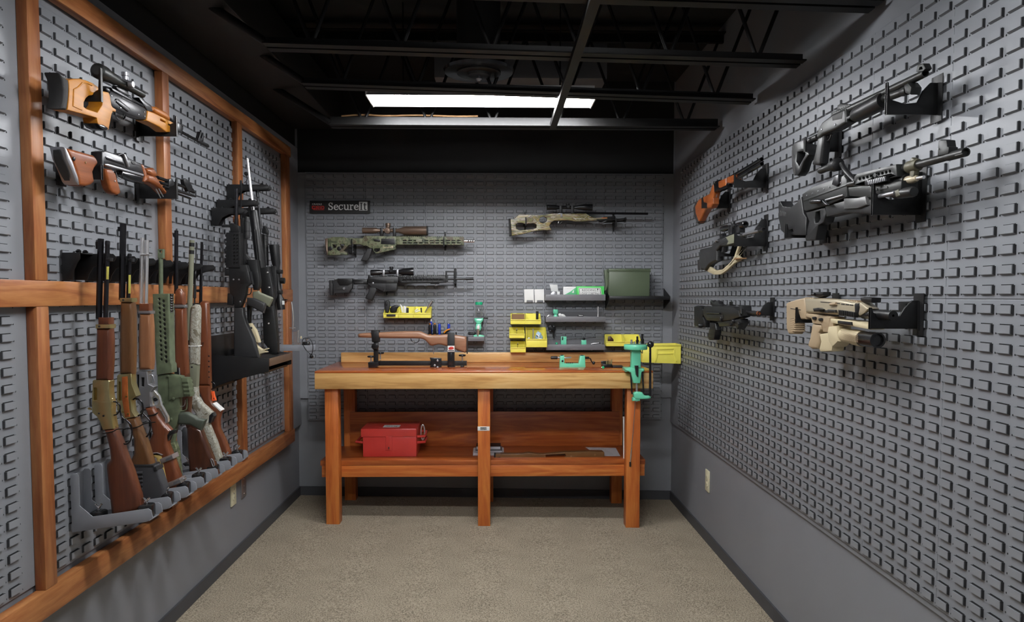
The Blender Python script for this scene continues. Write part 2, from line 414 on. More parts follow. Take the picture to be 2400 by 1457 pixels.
def panel_wall(wall, rz, panels, n_big=300):
    """panels: (origin world lower-left seen from the room, unit along the wall)"""
    wl = []
    for O, u, z0 in panels:
        nrm = Vector((u.y, -u.x, 0))      # towards the room
        c = [O, O+u*PW]; t = .006
        xs = [q.x for q in c]+[q.x-nrm.x*t for q in c]; ys = [q.y for q in c]+[q.y-nrm.y*t for q in c]
        bm = bmesh.new(); add_box(bm, min(xs)+abs(u.x)*.0006, max(xs)-abs(u.x)*.0006, min(ys)+abs(u.y)*.0006, max(ys)-abs(u.y)*.0006, z0+.0006, z0+PHH-.0006, .0012)
        po = from_bm('louver_panel', bm, 'panel', wall, 0)
        for i in range(6):
            for j in range(18):
                q = O+u*((i+.48)*CW)+Vector((0, 0, z0+j*CH+.0105))
                if wall is wall_l and any(a-.027 < q.y < b_+.027 for a, b_ in POSTS): continue
                x, y, w = proj(q)
                if w > .3 and -60 < x < 2460 and -60 < y < 1520: wl.append((w, q, po))
    wl.sort(key=lambda e: e[0])
    for w, q, po in wl[:n_big]:
        o = bpy.data.objects.new('louver', lme); o.location = q; o.rotation_euler = (0, 0, rz); o.parent = po; COL.objects.link(o)
    V, FF, MM = [], [], []
    ca, sa = math.cos(rz), math.sin(rz)
    for w, q, po in wl[n_big:]:
        b0 = len(V)
        for x, y, d in LV:
            X, Y = x, -d; V.append((q.x+X*ca-Y*sa, q.y+X*sa+Y*ca, q.z+y))
        FF += [tuple(i+b0 for i in f) for f in LF]; MM += LM
    me = bpy.data.meshes.new('louver_rows'); me.from_pydata(V, [], FF); me.materials.append(MATS['panel']); me.materials.append(MATS['slot']); me.materials.append(MATS['cavity_shade'])
    me.polygons.foreach_set('material_index', MM); me.update()
    o = bpy.data.objects.new('louver_rows', me); COL.objects.link(o); o.parent = wall; o['kind'] = 'stuff'
Z0L, Z0U = ZS-PHH, ZS
YE = 4.7753                                            # far edge of the right hand panels
panel_wall(wall_r, -math.pi/2, [(Vector((XR, YE-k*PW, 0)), Vector((0, -1, 0)), z) for k in range(9) for z in (Z0L, Z0U)])
XB0 = -1.2976
panel_wall(wall_b, 0, [(Vector((XB0+k*PW, YB, 0)), Vector((1, 0, 0)), z) for k in range(6) for z in (Z0L, Z0U)])
SEAMS = [1.78, 2.609, 3.425, 4.225]
panel_wall(wall_l, math.pi/2, [(Vector((XL, y, 0)), Vector((0, 1, 0)), z) for s in SEAMS for y in (s-PW, s) for z in (Z0L+.01, Z0U+.02)])
# wooden frame on the left wall
FX = XL+.032
frame = tag(empty('wall_frame', (XL, 3.2, .45), 'stained wooden frame of rails and posts around the left louver panels', 'frame'), None)
frame['kind'] = 'structure'; del frame['category']; frame.name = 'trim_1'
box('rail', (XL, FX, 1.25, 4.72, 2.280, 2.345), 'wframeh', frame, .003)
box('rail', (XL, FX, 1.25, 4.72, 1.366, 1.441), 'wframeh', frame, .003)
box('rail', (XL, FX, 1.25, 4.72, .458, .540), 'wframeh', frame, .003)
for y0, y1 in POSTS:
    box('post', (XL, FX, y0, y1, 1.441, 2.280), 'wframe', frame, .003)
    box('post', (XL, FX, y0, y1, .540, 1.366), 'wframe', frame, .003)
# ceiling --------------------------------------------------------------
ZJ = 2.306
def joist(y, left_end, nm, dz=0.):
    j = tag(empty('ceiling_joist', (0, y, ZJ), nm, 'joist', 'open web joists under the black ceiling'))
    for s in (-1, 1):
        bm = bmesh.new(); add_box(bm, left_end, 1.195, y+s*.012, y+s*.05, ZJ, ZJ+.005); add_box(bm, left_end, 1.195, y+s*.008, y+s*.013, ZJ, ZJ+(.050 if y > 3.9 else .036))
        from_bm('bottom_chord', bm, 'joist', j, 0)
    bm = bmesh.new(); add_box(bm, -1.37, 1.22, y-.05, y+.05, 2.80, 2.806); add_box(bm, -1.37, 1.22, y-.012, y+.012, 2.76, 2.80); from_bm('top_chord', bm, 'joist', j, 0)
    n = 6; dx = (1.195-left_end)/n; x = left_end
    for k in range(n):
        a = Vector((x+k*dx, y, 2.775)); b_ = Vector((x+(k+.5)*dx, y, ZJ+.012)); c = Vector((x+(k+1)*dx, y, 2.775))
        wire3('web_bar', smooth_path([a, a.lerp(b_, .9), b_, b_.lerp(c, .1), c], 2), .008, 'joist', j)
    bm = bmesh.new(); add_box(bm, -.02, .02, -.001, .001, -.005, .005); bm.free()
    wire3('end_strut', [(left_end, y, ZJ+.02), (-1.36, y, 2.62)], .016, 'joist', j)
    for ch in j.children:                # the joists run slightly out of level
        for v in ch.data.vertices: v.co.z += dz*(1.195-v.co.x)/2.085
joist(2.317, -.89, 'steel bar joist crossing the room, the first before the long gun racks', .05)
joist(2.882, -.89, 'steel bar joist above the round air diffuser', .05)
joist(3.434, -.89, 'steel bar joist directly in front of the glowing strip light', .06)
joist(3.975, -.89, 'brightly lit steel bar joist directly behind the glowing strip light')
joist(1.76, -.89, 'steel bar joist in front of the gun racks, nearest the door side')
g = tag(empty('bridging_bar', (.33, 3.2, ZJ), 'black bridging angle running across the joists under the strip light', 'bridging'))
p0 = hit('Z', ZJ, 1300, 280); p1 = hit('Z', ZJ, 1352, 150)
box('bar', (p0.x-.012, p0.x+.022, 1.4, 4.0, ZJ-.006, ZJ-.001), 'joist', g); box('flange', (p0.x-.012, p0.x-.008, 1.4, 4.0, ZJ-.001, ZJ+.022), 'joist', g)
# fluorescent strip lights
def striplight(xc, y, z, L, label, w=.112, tube='lens'):
    s = tag(empty('strip_light', (xc, y, z), label, 'ceiling light', 'fluorescent strip lights'))
    extrude('reflector', [[(-w, 0), (-w+.002, 0), (-w*.5, .024), (w*.5, .024), (w-.002, 0), (w, 0), (w*.55, .034), (-w*.55, .034)]], L, lambda a, b_, c: Vector((xc+c, y+a, z+b_)), 'lampmetal', s)
    for k in (-.05, .05): lathe('tube', (xc-L/2+.012, y+k, z+.008), (xc+L/2-.012, y+k, z+.008), [(0, .010), (.01, .0125), (.99, .0125), (1, .010)], tube, s, 16)
    box('ballast_cover', (xc-L/2, xc+L/2, y-.05, y+.05, z+.034, z+.07), 'lampmetal', s, .002)
    for k in (-1, 1): box('end_cap', (xc+k*L/2-.003, xc+k*L/2+.003, y-w, y+w, z-.004, z+.03), 'lampmetal', s, .001)
    for k in (-.35, .35): wire3('hanger', [(xc+k*L, y, z+.07), (xc+k*L, y, 2.87)], .004, 'joist', s)
YLMP = 3.72
pa = hit('Y', YLMP+.13, 877, 252); pb = hit('Y', YLMP+.13, 1383, 250)
striplight((pa.x+pb.x)/2, YLMP, pa.z, pb.x-pa.x, 'glowing white fluorescent strip light above the workbench', tube='lensfar')
striplight(-.05, 2.05, pa.z, pb.x-pa.x, 'fluorescent strip light over the middle of the room')
striplight(-.05, .38, pa.z, pb.x-pa.x, 'unseen fluorescent fill light added behind the camera', tube='lensnear')  # unseen fixture added as fill for the near and lower walls
# made-up black box along the left wall, blocks light from its upper part
tag(box('light_block_box', (-1.35, -1.02, -1.4, 4.90, 2.50, 2.72), 'duct', None, .01), 'made-up black box above the left wall frame, blocking light', 'duct')
# round air diffuser
q = hit('Z', 2.42, 1122, 165)
g = empty('air_diffuser', (q.x, q.y, 2.42), 'round black ceiling air diffuser with stepped rings', 'air diffuser')
lathe('outer_ring', (q.x, q.y, 2.41), (q.x, q.y, 2.47), [(0, .155), (.2, .16), (.6, .12), (1, .11)], 'blackgloss', g, 28)
lathe('inner_ring', (q.x, q.y, 2.405), (q.x, q.y, 2.45), [(0, .10), (.2, .10), (1, .07)], 'black', g, 24)
lathe('center_disc', (q.x, q.y, 2.395), (q.x, q.y, 2.43), [(0, .05), (.3, .055), (1, .03)], 'black', g, 20)
lathe('knob', (q.x, q.y, 2.37), (q.x, q.y, 2.40), [(0, .008), (.4, .014), (1, .006)], 'steeldull', g, 10)
lathe('duct_collar', (q.x, q.y, 2.46), (q.x, q.y, 2.85), [(0, .1), (1, .1)], 'duct', g, 20)
# pale return plenum box seen above the strip light
box_o = box('plenum_box', (-.35, .62, 4.15, 4.75, 2.62, 2.86), 'greytray', None, .005); tag(box_o, 'dull grey sheet metal box between the joists above the strip light', 'duct')
# conduit in the far left corner
wire3('x', [(0, 0, 0), (0, 0, .01)], .001, 'joist'); bpy.data.objects.remove(bpy.data.objects['x'])
cpts = [hit('Y', 4.98, *p) for p in ((682, 345), (682, 300), (690, 275), (715, 262), (770, 258))]
o = recenter(wire3('conduit', smooth_path(cpts, 3), .007, 'greytray')); tag(o, 'thin curved grey conduit in the corner above the left frame', 'conduit')
cp = [Vector((hit('Y', 3.975, x_, 268).x, 3.975+dy, ZJ+.056+dz)) for x_, dy, dz in ((800, .0, 0), (850, .01, .012), (900, -.005, 0), (980, .006, .01), (1060, -.006, 0), (1120, 0, .004))]
o = recenter(wire3('cable', smooth_path(cp, 2), .005, 'brown')); tag(o, 'loose tan cable lying over the brightly lit joist', 'cable')
# outlets
def outlet(wx, sgn, x, y, m, label, cat, duplex=True):
    q = hit('X', wx, x, y); x0 = wx; x1 = wx+sgn*.007
    o = empty('wall_outlet' if duplex else 'switch_plate', (wx, q.y, q.z-.062), label, cat)
    box('cover_plate', (x0, x1, q.y-.036, q.y+.036, q.z-.062, q.z+.062), m, o, .002)
    for s in (-1, 1):
        if duplex:
            lathe('socket', (x1-sgn*.001, q.y, q.z+s*.021), (x1+sgn*.0025, q.y, q.z+s*.021), [(0, .0165), (.8, .0165), (1, .015)], m, o, 14)
            for e_ in (-1, 1): box('slot', (x1+sgn*.0024, x1+sgn*.0028, q.y+e_*.006-.001, q.y+e_*.006+.001, q.z+s*.021-.004, q.z+s*.021+.005), 'ink', o)
        else: lathe('screw', (x1, q.y, q.z+s*.04), (x1+sgn*.002, q.y, q.z+s*.04), [(0, .005), (1, .004)], 'chrome', o, 10)
    lathe('screw', (x1, q.y, q.z), (x1+sgn*.002, q.y, q.z), [(0, .003), (1, .003)], 'steeldull', o, 8)
outlet(WXR, -1, 1659.5, 1126, 'cream', 'cream duplex outlet low on the right wall', 'outlet')
outlet(WXL, 1, 545, 1156, 'cream', 'cream duplex outlet under the left wall frame', 'outlet')
outlet(WXL, 1, 569, 1138, 'steeldull', 'dull metal cover plate beside the cream outlet under the left frame', 'cover plate', False)
# ================================================================== WORKBENCH
YF, YLEG = 4.345, 4.38
q0 = hit('Y', YF, 737, 869); q1 = hit('Y', YF, 1531, 869); zt = (q0.z+q1.z)/2
zu = hit('Y', YF, 1130, 911).z; zsh = hit('Y', 4.455, 1000, 1079).z
bench = empty('workbench', (-.1, 4.66, 0), 'long orange stained wooden workbench with a lower shelf and backsplash', 'workbench')
box('table_top', (q0.x, q1.x, YF, 4.985, zt-.012, zt), 'wtop', bench, .003)
box('front_apron', (q0.x, q1.x, YF-.001, YF+.038, zu, zt-.0125), 'wbench', bench, .003)
for x0 in (q0.x, q1.x-.038): box('side_apron', (x0, x0+.038, YF+.038, 4.98, zu, zt-.0125), 'wbench', bench, .002)
s0 = hit('Y', 4.925, 799, 826); s1 = hit('Y', 4.925, 1478, 826)
box('backsplash', (s0.x, s1.x, 4.925, 4.962, zt, s0.z), 'wbench', bench, .003)
LEGX = []
for (a, b_) in ((763, 794), (1120, 1149), (1468, 1500)):
    p0 = hit('Y', YLEG, a, 1100); p1 = hit('Y', YLEG, b_, 1100); xc = (p0.x+p1.x)/2
    LEGX.append((p0.x, p1.x))
    box('leg', (p0.x, p1.x, YLEG, YLEG+.083, floor_z(xc)-.004, zu), 'wleg', bench, .003)
for (a, b_) in ((806, 832), (1434, 1459), (1126, 1156)):
    p0 = hit('Y', 4.905, a, 1000); p1 = hit('Y', 4.905, b_, 1000)
    box('leg', (p0.x, p1.x, 4.905, 4.985, floor_z(p0.x)-.004, zu+.02), 'wleg', bench, .003)
r0 = hit('Y', 4.465, 754, 1100).x; r1 = hit('Y', 4.465, 1511, 1100).x; zr0 = hit('Y', 4.465, 1000, 1117).z; zr1 = hit('Y', 4.465, 1000, 1090).z
box('shelf_rail', (r0, r1, 4.465, 4.503, zr0, zr1), 'wrail', bench, .003)
box('shelf_rail', (r0, r1, 4.868, 4.904, zr0, zr1), 'wrail', bench, .003)
sh0 = hit('Y', 4.455, 750, 1085).x; sh1 = hit('Y', 4.455, 1513, 1085).x
# shelf board notched round the front legs is simply set behind them
box('shelf_board', (sh0, sh1, 4.464, 4.90, zr1, zsh), 'wply', bench, .002)
pz = hit('Y', 4.885, 1000, 965).z
box('back_panel', (sh0+.1, sh1-.09, 4.885, 4.9035, zsh, pz), 'wply', bench, .001)
def fy(x, z, ax, c): return hit(ax, c, x, z)
# name plate on the middle leg
a = hit('Y', YLEG, 1119.5, 1009); b_ = hit('Y', YLEG, 1147.5, 999)
pl = empty('name_plate', (a.x, YLEG, a.z), 'small white name plate on the middle front bench leg', 'name plate')
box('plate', (a.x, b_.x, YLEG-.002, YLEG, a.z, b_.z), 'white', pl, .0008)
box('dark_band', (a.x+.016, b_.x-.018, YLEG-.0026, YLEG-.002, a.z+.006, b_.z-.005), 'ink', pl)
text_on('lettering', 'SecureIt', Vector((a.x+.012, YLEG-.0028, a.z+.009)), Vector((1, 0, 0)), Vector((0, 0, 1)), (b_.x-a.x)*.62, .010, 'white', pl)
# ---------------------------------------------------------------- under the bench
U1 = (700, 900, 4.162)
def uz(p): return P(U1, p)
yt = 4.57
tb = empty('toolbox', (-.55, yt+.13, zsh), 'red steel toolbox with hasp and side handles on the bench shelf', 'toolbox')
a = hit('Y', yt, *uz((628, 735))); b_ = hit('Y', yt, *uz((1150, 735))); c = hit('Y', yt, *uz((628, 515))); d = hit('Y', yt-.006, *uz((605, 435)))
zz = zsh+.0
box('body', (a.x, b_.x, yt, yt+.25, zz, c.z), 'red', tb, .003)
box('lid', (d.x, b_.x+.002, yt-.006, yt+.256, c.z, d.z), 'red', tb, .005)
h0 = hit('Y', yt-.008, *uz((848, 648))); h1 = hit('Y', yt-.008, *uz((910, 515)))
box('hasp', (h0.x, h1.x, yt-.007, yt-.0005, h0.z, h1.z+.004), 'red', tb, .002)
box('hasp_slot', ((h0.x+h1.x)/2-.003, (h0.x+h1.x)/2+.003, yt-.0085, yt-.0068, h0.z+.009, h0.z+.024), 'ink', tb)
for k, xx, yy in ((-1, a.x, 565), (1, b_.x, 568), (1, b_.x, 510)):
    z_ = hit('Y', yt+.03, *uz((600, yy))).z
    xo = xx+k*.048
    hh = wire3('handle', [(xx, yt+.02, z_), (xo, yt+.04, z_), (xo, yt+.2, z_), (xx, yt+.22, z_)], .0085, 'red', tb)
z1 = d.z
box('lid_label', ((a.x+b_.x)/2-.05, (a.x+b_.x)/2+.055, yt+.045, yt+.125, z1, z1+.0008), 'white', tb)
text_on('label_print', 'MAG log', Vector(((a.x+b_.x)/2-.035, yt+.062, z1+.001)), Vector((1, 0, 0)), Vector((0, 1, 0)), .075, .03, 'ink', tb)
cl = [Vector((b_.x+.03+.012*math.cos(t_), yt+.10, (c.z+.01)+.05*math.sin(t_))) for t_ in [k*math.pi/8 for k in range(16)]]
o = recenter(wire3('coiled_cable', cl+[cl[0]], .006, 'steel')); tag(o, 'silver looped cable hanging on the red toolbox handle', 'cable')
# books behind the middle leg
U2 = (1090, 900, 4.163)
def bk(name, x0, x1, y0, y1, z0, z1_, m, label, cover=None):
    o = empty(name, ((x0+x1)/2, (y0+y1)/2, z0), label, 'book')
    box('pages', (x0, x1, y0, y1, z0+.002, z1_-.002), 'paper', o); box('cover', (x0-.002, x1+.002, y0-.002, y1+.002, z1_-.002, z1_), m, o); box('cover', (x0-.002, x1+.002, y0-.002, y1+.002, z0, z0+.002), m, o)
xa = hit('Y', 4.62, *P(U2, (80, 680))).x; xb = hit('Y', 4.62, *P(U2, (375, 670))).x
bk('book', xa, xb, 4.60, 4.76, zsh, zsh+.016, 'paper', 'pale thick manual at the bottom of the stack behind the middle leg')
bk('book', xa+.015, xb-.01, 4.62, 4.76, zsh+.016, zsh+.026, 'greytray', 'grey booklet in the middle of the stack behind the middle leg')
bk('book', xa+.02, xb-.02, 4.65, 4.75, zsh+.026, zsh+.048, 'black', 'black covered booklet on top of the stack behind the middle leg')
# bare stock lying on the shelf
g = Gun('rifle_stock', 'bare brown wooden rifle stock lying on the bench shelf', 'rifle stock', 'Y', 4.56, (.25, 4.56, zsh), None, U2)
g.slab('stock', [(290, 685), (310, 680), (560, 680), (620, 668), (690, 680), (760, 682), (985, 662), (1180, 655), (1345, 658), (1360, 670), (1358, 710), (1180, 722), (960, 732), (780, 742), (620, 735), (480, 742), (295, 745)], .05, 'shelfstock', .015, [[(785, 690), (975, 680), (985, 700), (970, 715), (790, 718)]], res=3)
g.slab('butt_plate', [(283, 682), (300, 682), (300, 712), (345, 705), (350, 722), (300, 730), (300, 745), (285, 742)], .052, 'black', .004)
box('inlet', (hit('Y', 4.56, *P(U2, (785, 700))).x, hit('Y', 4.56, *P(U2, (980, 700))).x, 4.575, 4.58, zsh+.006, zsh+.02), 'stockdark', g.o)
for p in ((1035, 703), (1268, 688)): g.disc('bolt_hole', p, 10, .001, 'brown', .025)
# paper sheet
a = hit('Z', zsh+.001, *P(U2, (1175, 615))); b_ = hit('Z', zsh+.001, *P(U2, (1470, 622))); c = hit('Z', zsh+.001, *P(U2, (1515, 700))); d = hit('Z', zsh+.001, *P(U2, (1300, 700)))
bm = bmesh.new(); vv = [bm.verts.new((p.x, p.y, zsh+.0006+dz)) for dz in (0, .0012) for p in (a, b_, c, d)]
for f in ((3, 2, 1, 0), (4, 5, 6, 7), (0, 1, 5, 4), (1, 2, 6, 5), (2, 3, 7, 6), (3, 0, 4, 7)): bm.faces.new([vv[i] for i in f])
pp = empty('paper_sheet', (.62, 4.75, zsh), 'printed white instruction sheet behind the bare stock', 'paper'); from_bm('sheet', bm, 'paper', pp, 0)
for k in range(7):
    y_ = a.y-.012-(a.y-c.y)*.78*k/6; xs = a.x+.012+(d.x-a.x)*.85*k/6
    box('print_line', (xs, xs+.1, y_-.0012, y_+.0012, zsh+.0018, zsh+.0022), 'strap', pp)
# white tube and wire tool leaning at the right leg
a = hit('Y', 4.50, 1463, 1077); b_ = hit('Y', 4.50, 1462, 976)
o = recenter(lathe('plastic_tube', (a.x, 4.50, zsh), (b_.x, 4.50, b_.z), [(0, .006), (.97, .006), (.971, .007), (1, .007)], 'white', None, 12)); tag(o, 'thin white plastic tube standing behind the right front bench leg', 'tube')
wt = empty('wire_tool', (hit('Y', 4.372, 1478, 1092).x, 4.372, hit('Y', 4.372, 1478, 1092).z), 'thin metal tool with a black tip hanging down the right front bench leg', 'tool')
wire3('rod', [hit('Y', 4.372, *p) for p in ((1489, 938), (1484, 1010), (1479, 1060))], .002, 'steeldull', wt)
lathe('handle', hit('Y', 4.372, 1480, 1048), hit('Y', 4.372, 1477, 1082), [(0, .003), (.5, .005), (1, .004)], 'chrome', wt, 8)
lathe('tip', hit('Y', 4.372, 1477, 1082), hit('Y', 4.372, 1477, 1093), [(0, .006), (1, .006)], 'blackgloss', wt, 8)
# ================================================================== ON THE BENCH
M = (700, 690, 5.333)
# gun vise with a walnut stock
g = Gun('gun_vise', 'black steel gun vise with clamp posts holding the walnut stock', 'gun vise', 'Y', 4.62, (-.35, 4.62, zt), None, M)
g.slab('base_bar', rect(1000, 832, 2100, 888), .03, 'black', .002)
yb = zt
def vpost(x0, x1, y0, y1, t_, m='black', off=0, nm='post'): return g.slab(nm, rect(x0, y0, x1, y1), t_, m, .003, off=off)
vpost(935, 990, 590, 845, .03)
g.slab('front_foot', [(865, 850), (960, 845), (1000, 835), (1000, 890), (930, 925), (870, 915)], .10, 'blackgloss', .004, off=.03)
for p in ((905, 775, 840), (1022, 730, 810), (2045, 760, 830)):
    off = .06 if p[0] == 905 else (-.05 if p[0] == 1022 else .0)
    kn = g.tube('knob', (p[0], p[1]+10), (p[0], p[1]-14), [(0, 40), (.3, 46), (.8, 44), (1, 20)], 'blackgloss', off=off, seg=10)
    g.tube('screw', (p[0], p[1]+8), (p[0], p[2]), 8, 'steel', off=off, par=kn)
g.slab('fork', [(903, 450), (1000, 450), (1005, 595), (915, 595)], .055, 'black', .004)
g.slab('star_knob', [(915, 620), (950, 610), (955, 605), (990, 620), (1000, 650), (985, 690), (950, 680), (930, 690), (905, 660)], .02, 'blackgloss', .004, off=.035)
g.slab('rear_clamp', rect(1860, 478, 1948, 905), .012, 'black', .002, off=.045)
g.slab('rear_clamp', rect(1860, 478, 1948, 905), .012, 'black', .002, off=-.045)
g.slab('clamp_rib', [(1890, 725), (1915, 725), (1930, 890), (1875, 890)], .004, 'blackgloss', .001, off=.053)
st = g.slab('badge', rect(1862, 640, 1948, 715), .001, 'white', .0003, off=.0525)
g.slab('badge_mark', [(1872, 665), (1900, 648), (1935, 655), (1940, 680), (1905, 690), (1875, 688)], .0008, 'redink', .0002, off=.0532, par=st, rd=1)
g.slab('badge_mark', rect(1868, 696, 1942, 706), .0008, 'ink', .0001, off=.0532, par=st)
g.slab('jaw_plate', [(1638, 788), (1785, 795), (1785, 920), (1650, 940), (1640, 900), (1655, 880), (1650, 830)], .012, 'blackgloss', .003, off=.04)
for p in ((1735, 825), (1735, 910), (1700, 885)): g.disc('bolt', p, 14, .004, 'steeldull', .046)
g.slab('foot', rect(2020, 885, 2060, 915), .09, 'rubber', .003)
g.slab('foot', rect(885, 915, 925, 940), .02, 'rubber', .003, off=.06)
g.slab('foot', rect(1880, 900, 1950, 912), .09, 'steeldull', .002)
v = Gun('rifle_stock', 'walnut rifle stock with trigger guard clamped in the gun vise', 'rifle stock', 'Y', 4.62, (-.2, 4.62, zt+.1), None, M)
v.slab('stock', rnd([(735, 500), (760, 482), (1000, 475), (1200, 462), (1400, 458), (1520, 458), (1560, 480), (1630, 508), (1700, 505), (1900, 495), (2050, 520), (2110, 528), (2110, 740), (2000, 705), (1860, 650), (1750, 620), (1700, 635), (1650, 645), (1610, 600), (1570, 565), (1520, 548), (1200, 548), (1000, 545), (760, 538), (738, 525)], 1), .045, 'visestock', .016, res=3)
v.slab('butt_pad', [(2098, 527), (2113, 530), (2110, 742), (2096, 736)], .046, 'rubber', .003)
v.wire('trigger_guard', [(1400, 550), (1412, 580), (1440, 603), (1480, 600), (1505, 580), (1505, 550)], 4, 'blued')
v.tube('tool_bit', (1680, 640), (1686, 745), [(0, 8), (.6, 8), (.8, 5), (1, 3)], 'steeldull', seg=8)
# case trimmer (mint)
N = (1150, 690, 5.106)
ct = Gun('case_trimmer', 'mint green case trimmer with crank handle on the workbench', 'case trimmer', 'Y', 4.60, (.6, 4.6, zt), None, N)
ct.slab('body', rnd([(825, 880), (830, 735), (882, 730), (885, 825), (1055, 825), (1070, 735), (1130, 732), (1138, 880)], 0), .05, 'mint', .006)
ct.tube('arbor', (880, 757), (965, 752), [(0, 10), (.9, 10), (1, 6)], 'steel')
ct.tube('handle', (720, 755), (800, 755), [(0, 18), (.95, 20), (1, 14)], 'polymer'); ct.tube('shaft', (800, 755), (840, 757), 12, 'steeldull')
ct.tube('crank_hub', (1125, 757), (1175, 757), 15, 'blackgloss'); ct.wire('crank', [(1165, 757), (1195, 765), (1205, 800), (1225, 815)], 7, 'blackgloss', sm=1)
ct.tube('crank_knob', (1225, 835), (1240, 800), [(0, 14), (.5, 18), (1, 12)], 'polymer')
ct.disc('set_screw', (860, 795), 12, .004, 'blackgloss', .025)
for x in (912, 935, 958, 980): ct.disc('index_hole', (x, 818), 6, .002, 'ink', .0245)
for x in (855, 1095): ct.slab('cap', rect(x-16, 722, x+16, 735), .02, 'blackgloss', .002)
# small black die box with brass, pliers etc.
g = empty('cartridge_block', (hit('Y', 4.55, *P(N, (1400, 905))).x, 4.55, zt), 'black loading block holding upright brass cartridges on the workbench', 'loading block')
a = hit('Y', 4.53, *P(N, (1340, 905))); b_ = hit('Y', 4.53, *P(N, (1458, 835)))
box('tray', (a.x, b_.x, 4.53, 4.60, zt, b_.z), 'blackgloss', g, .003); box('lid', (a.x, b_.x-.01, 4.60, 4.604, zt, b_.z+.015), 'blackgloss', g, .001)
for i, (px_, py_) in enumerate(((1385, 790), (1403, 775), (1420, 785), (1440, 778), (1450, 770))):
    p = hit('Y', 4.56, *P(N, (px_, py_))); lathe('cartridge', (p.x+(i-2)*-.001, 4.56+.006*(i % 2), b_.z-.006), p, [(0, .0035), (.7, .0035), (.8, .0024), (1, .002)], 'brass', g, 8)
a = hit('Y', 4.53, *P(N, (1462, 905))); b_ = hit('Y', 4.53, *P(N, (1590, 855)))
g = empty('ribbed_case', (a.x, 4.53, zt), 'small ribbed black plastic case beside the turret press', 'case')
box('body', (a.x, b_.x, 4.53, 4.60, zt, b_.z), 'charcoal', g, .002)
for k in range(9): x_ = a.x+(b_.x-a.x)*(k+.5)/9; box('rib', (x_-.0008, x_+.0008, 4.5285, 4.53, zt+.002, b_.z-.002), 'polymer', g)
g = empty('green_knob', (hit('Y', 4.50, *P(N, (1335, 905))).x, 4.50, zt), 'small dark green plastic knob with a chrome pin on the bench', 'knob')
p = hit('Y', 4.50, *P(N, (1340, 890)));
lathe('knob', (p.x, 4.47, zt+.008), (p.x, 4.50, zt+.008), [(0, .007), (.5, .008), (1, .006)], 'greencap', g, 12); wire3('pin', [(p.x-.01, 4.48, zt+.006), (p.x-.002, 4.48, zt+.012)], .0025, 'chrome', g)
# turret press (mint) at the right end of the bench
YP = 4.31
tp = Gun('turret_press', 'mint green turret reloading press with black ball lever clamped to the bench edge', 'turret press', 'Y', YP, (.83, YP, zt), None, N)
tp.slab('column', [(1685, 660), (1800, 660), (1800, 880), (1685, 880)], .05, 'mint', .008)
tp.slab('body', [(1670, 875), (1840, 890), (1840, 910), (1810, 930), (1790, 1062), (1710, 1060), (1680, 935), (1610, 905), (1610, 890)], .06, 'mint', .006)
pc = tp.at((1735, 640)); pr_ = tp.rm((1735, 640), 140)
lathe('turret_plate', (pc.x, YP, tp.at((1735, 655)).z), (pc.x, YP, tp.at((1735, 597)).z), [(0, pr_*.97), (.1, pr_), (.9, pr_), (1, pr_*.97)], 'mint', tp.o, 28)
for (x, y0, y1, r_) in ((1685, 590, 540, 17), (1755, 590, 500, 17), (1815, 590, 470, 18), (1720, 592, 560, 12), (1790, 592, 555, 12)):
    d_ = tp.tube('die', (x, y0), (x, y1), [(0, r_*.9), (.3, r_*.9), (.31, r_*1.15), (.5, r_*1.15), (.51, r_*.7), (1, r_*.7)], 'steel' if y1 > 505 else 'gunmetal', off=.02 if x % 2 else -.02, seg=10)
tp.tube('ram', (1747, 1060), (1747, 1280), 15, 'steel', seg=14)
tp.slab('shell_holder', [(1725, 850), (1770, 850), (1768, 980), (1755, 985), (1740, 960)], .02, 'blackgloss', .003, off=.035)
tp.tube('shell_holder_pin', (1750, 880), (1750, 845), [(0, 20), (.5, 20), (.6, 14), (1, 14)], 'steel', off=.03, seg=10)
tp.slab('linkage', [(1668, 935), (1690, 935), (1702, 1190), (1685, 1190)], .012, 'blackgloss', .003, off=.01)
tp.slab('linkage', [(1808, 930), (1830, 930), (1840, 1170), (1822, 1170)], .012, 'blackgloss', .003, off=.01)
tp.slab('toggle', rnd([(1710, 1170), (1815, 1165), (1835, 1200), (1860, 1215), (1920, 1212), (1920, 1250), (1760, 1255), (1715, 1240)], 1), .05, 'mint', .008)
tp.slab('toggle_boss', rect(1700, 1235, 1790, 1275), .04, 'mint', .006)
tp.tube('lever', (1908, 1210), (1910, 620), [(0, 16), (.5, 14), (1, 13)], 'blackgloss', off=.03)
bp_ = tp.at((1913, 597), .03); rb = tp.rm((1913, 597), 40)
lathe('ball_knob', bp_-Vector((0, 0, rb)), bp_+Vector((0, 0, rb)), [(.5-.5*math.cos(math.pi*k/10), rb*math.sin(math.pi*k/10)) for k in range(11)], 'blackgloss', tp.o, 18)
tp.wire('primer_arm', [(1790, 655), (1800, 690), (1820, 705), (1815, 660)], 6, 'brass', off=.03)
tp.slab('mount_foot', rect(1615, 885, 1840, 925), .12, 'mint', .006, off=-.04)
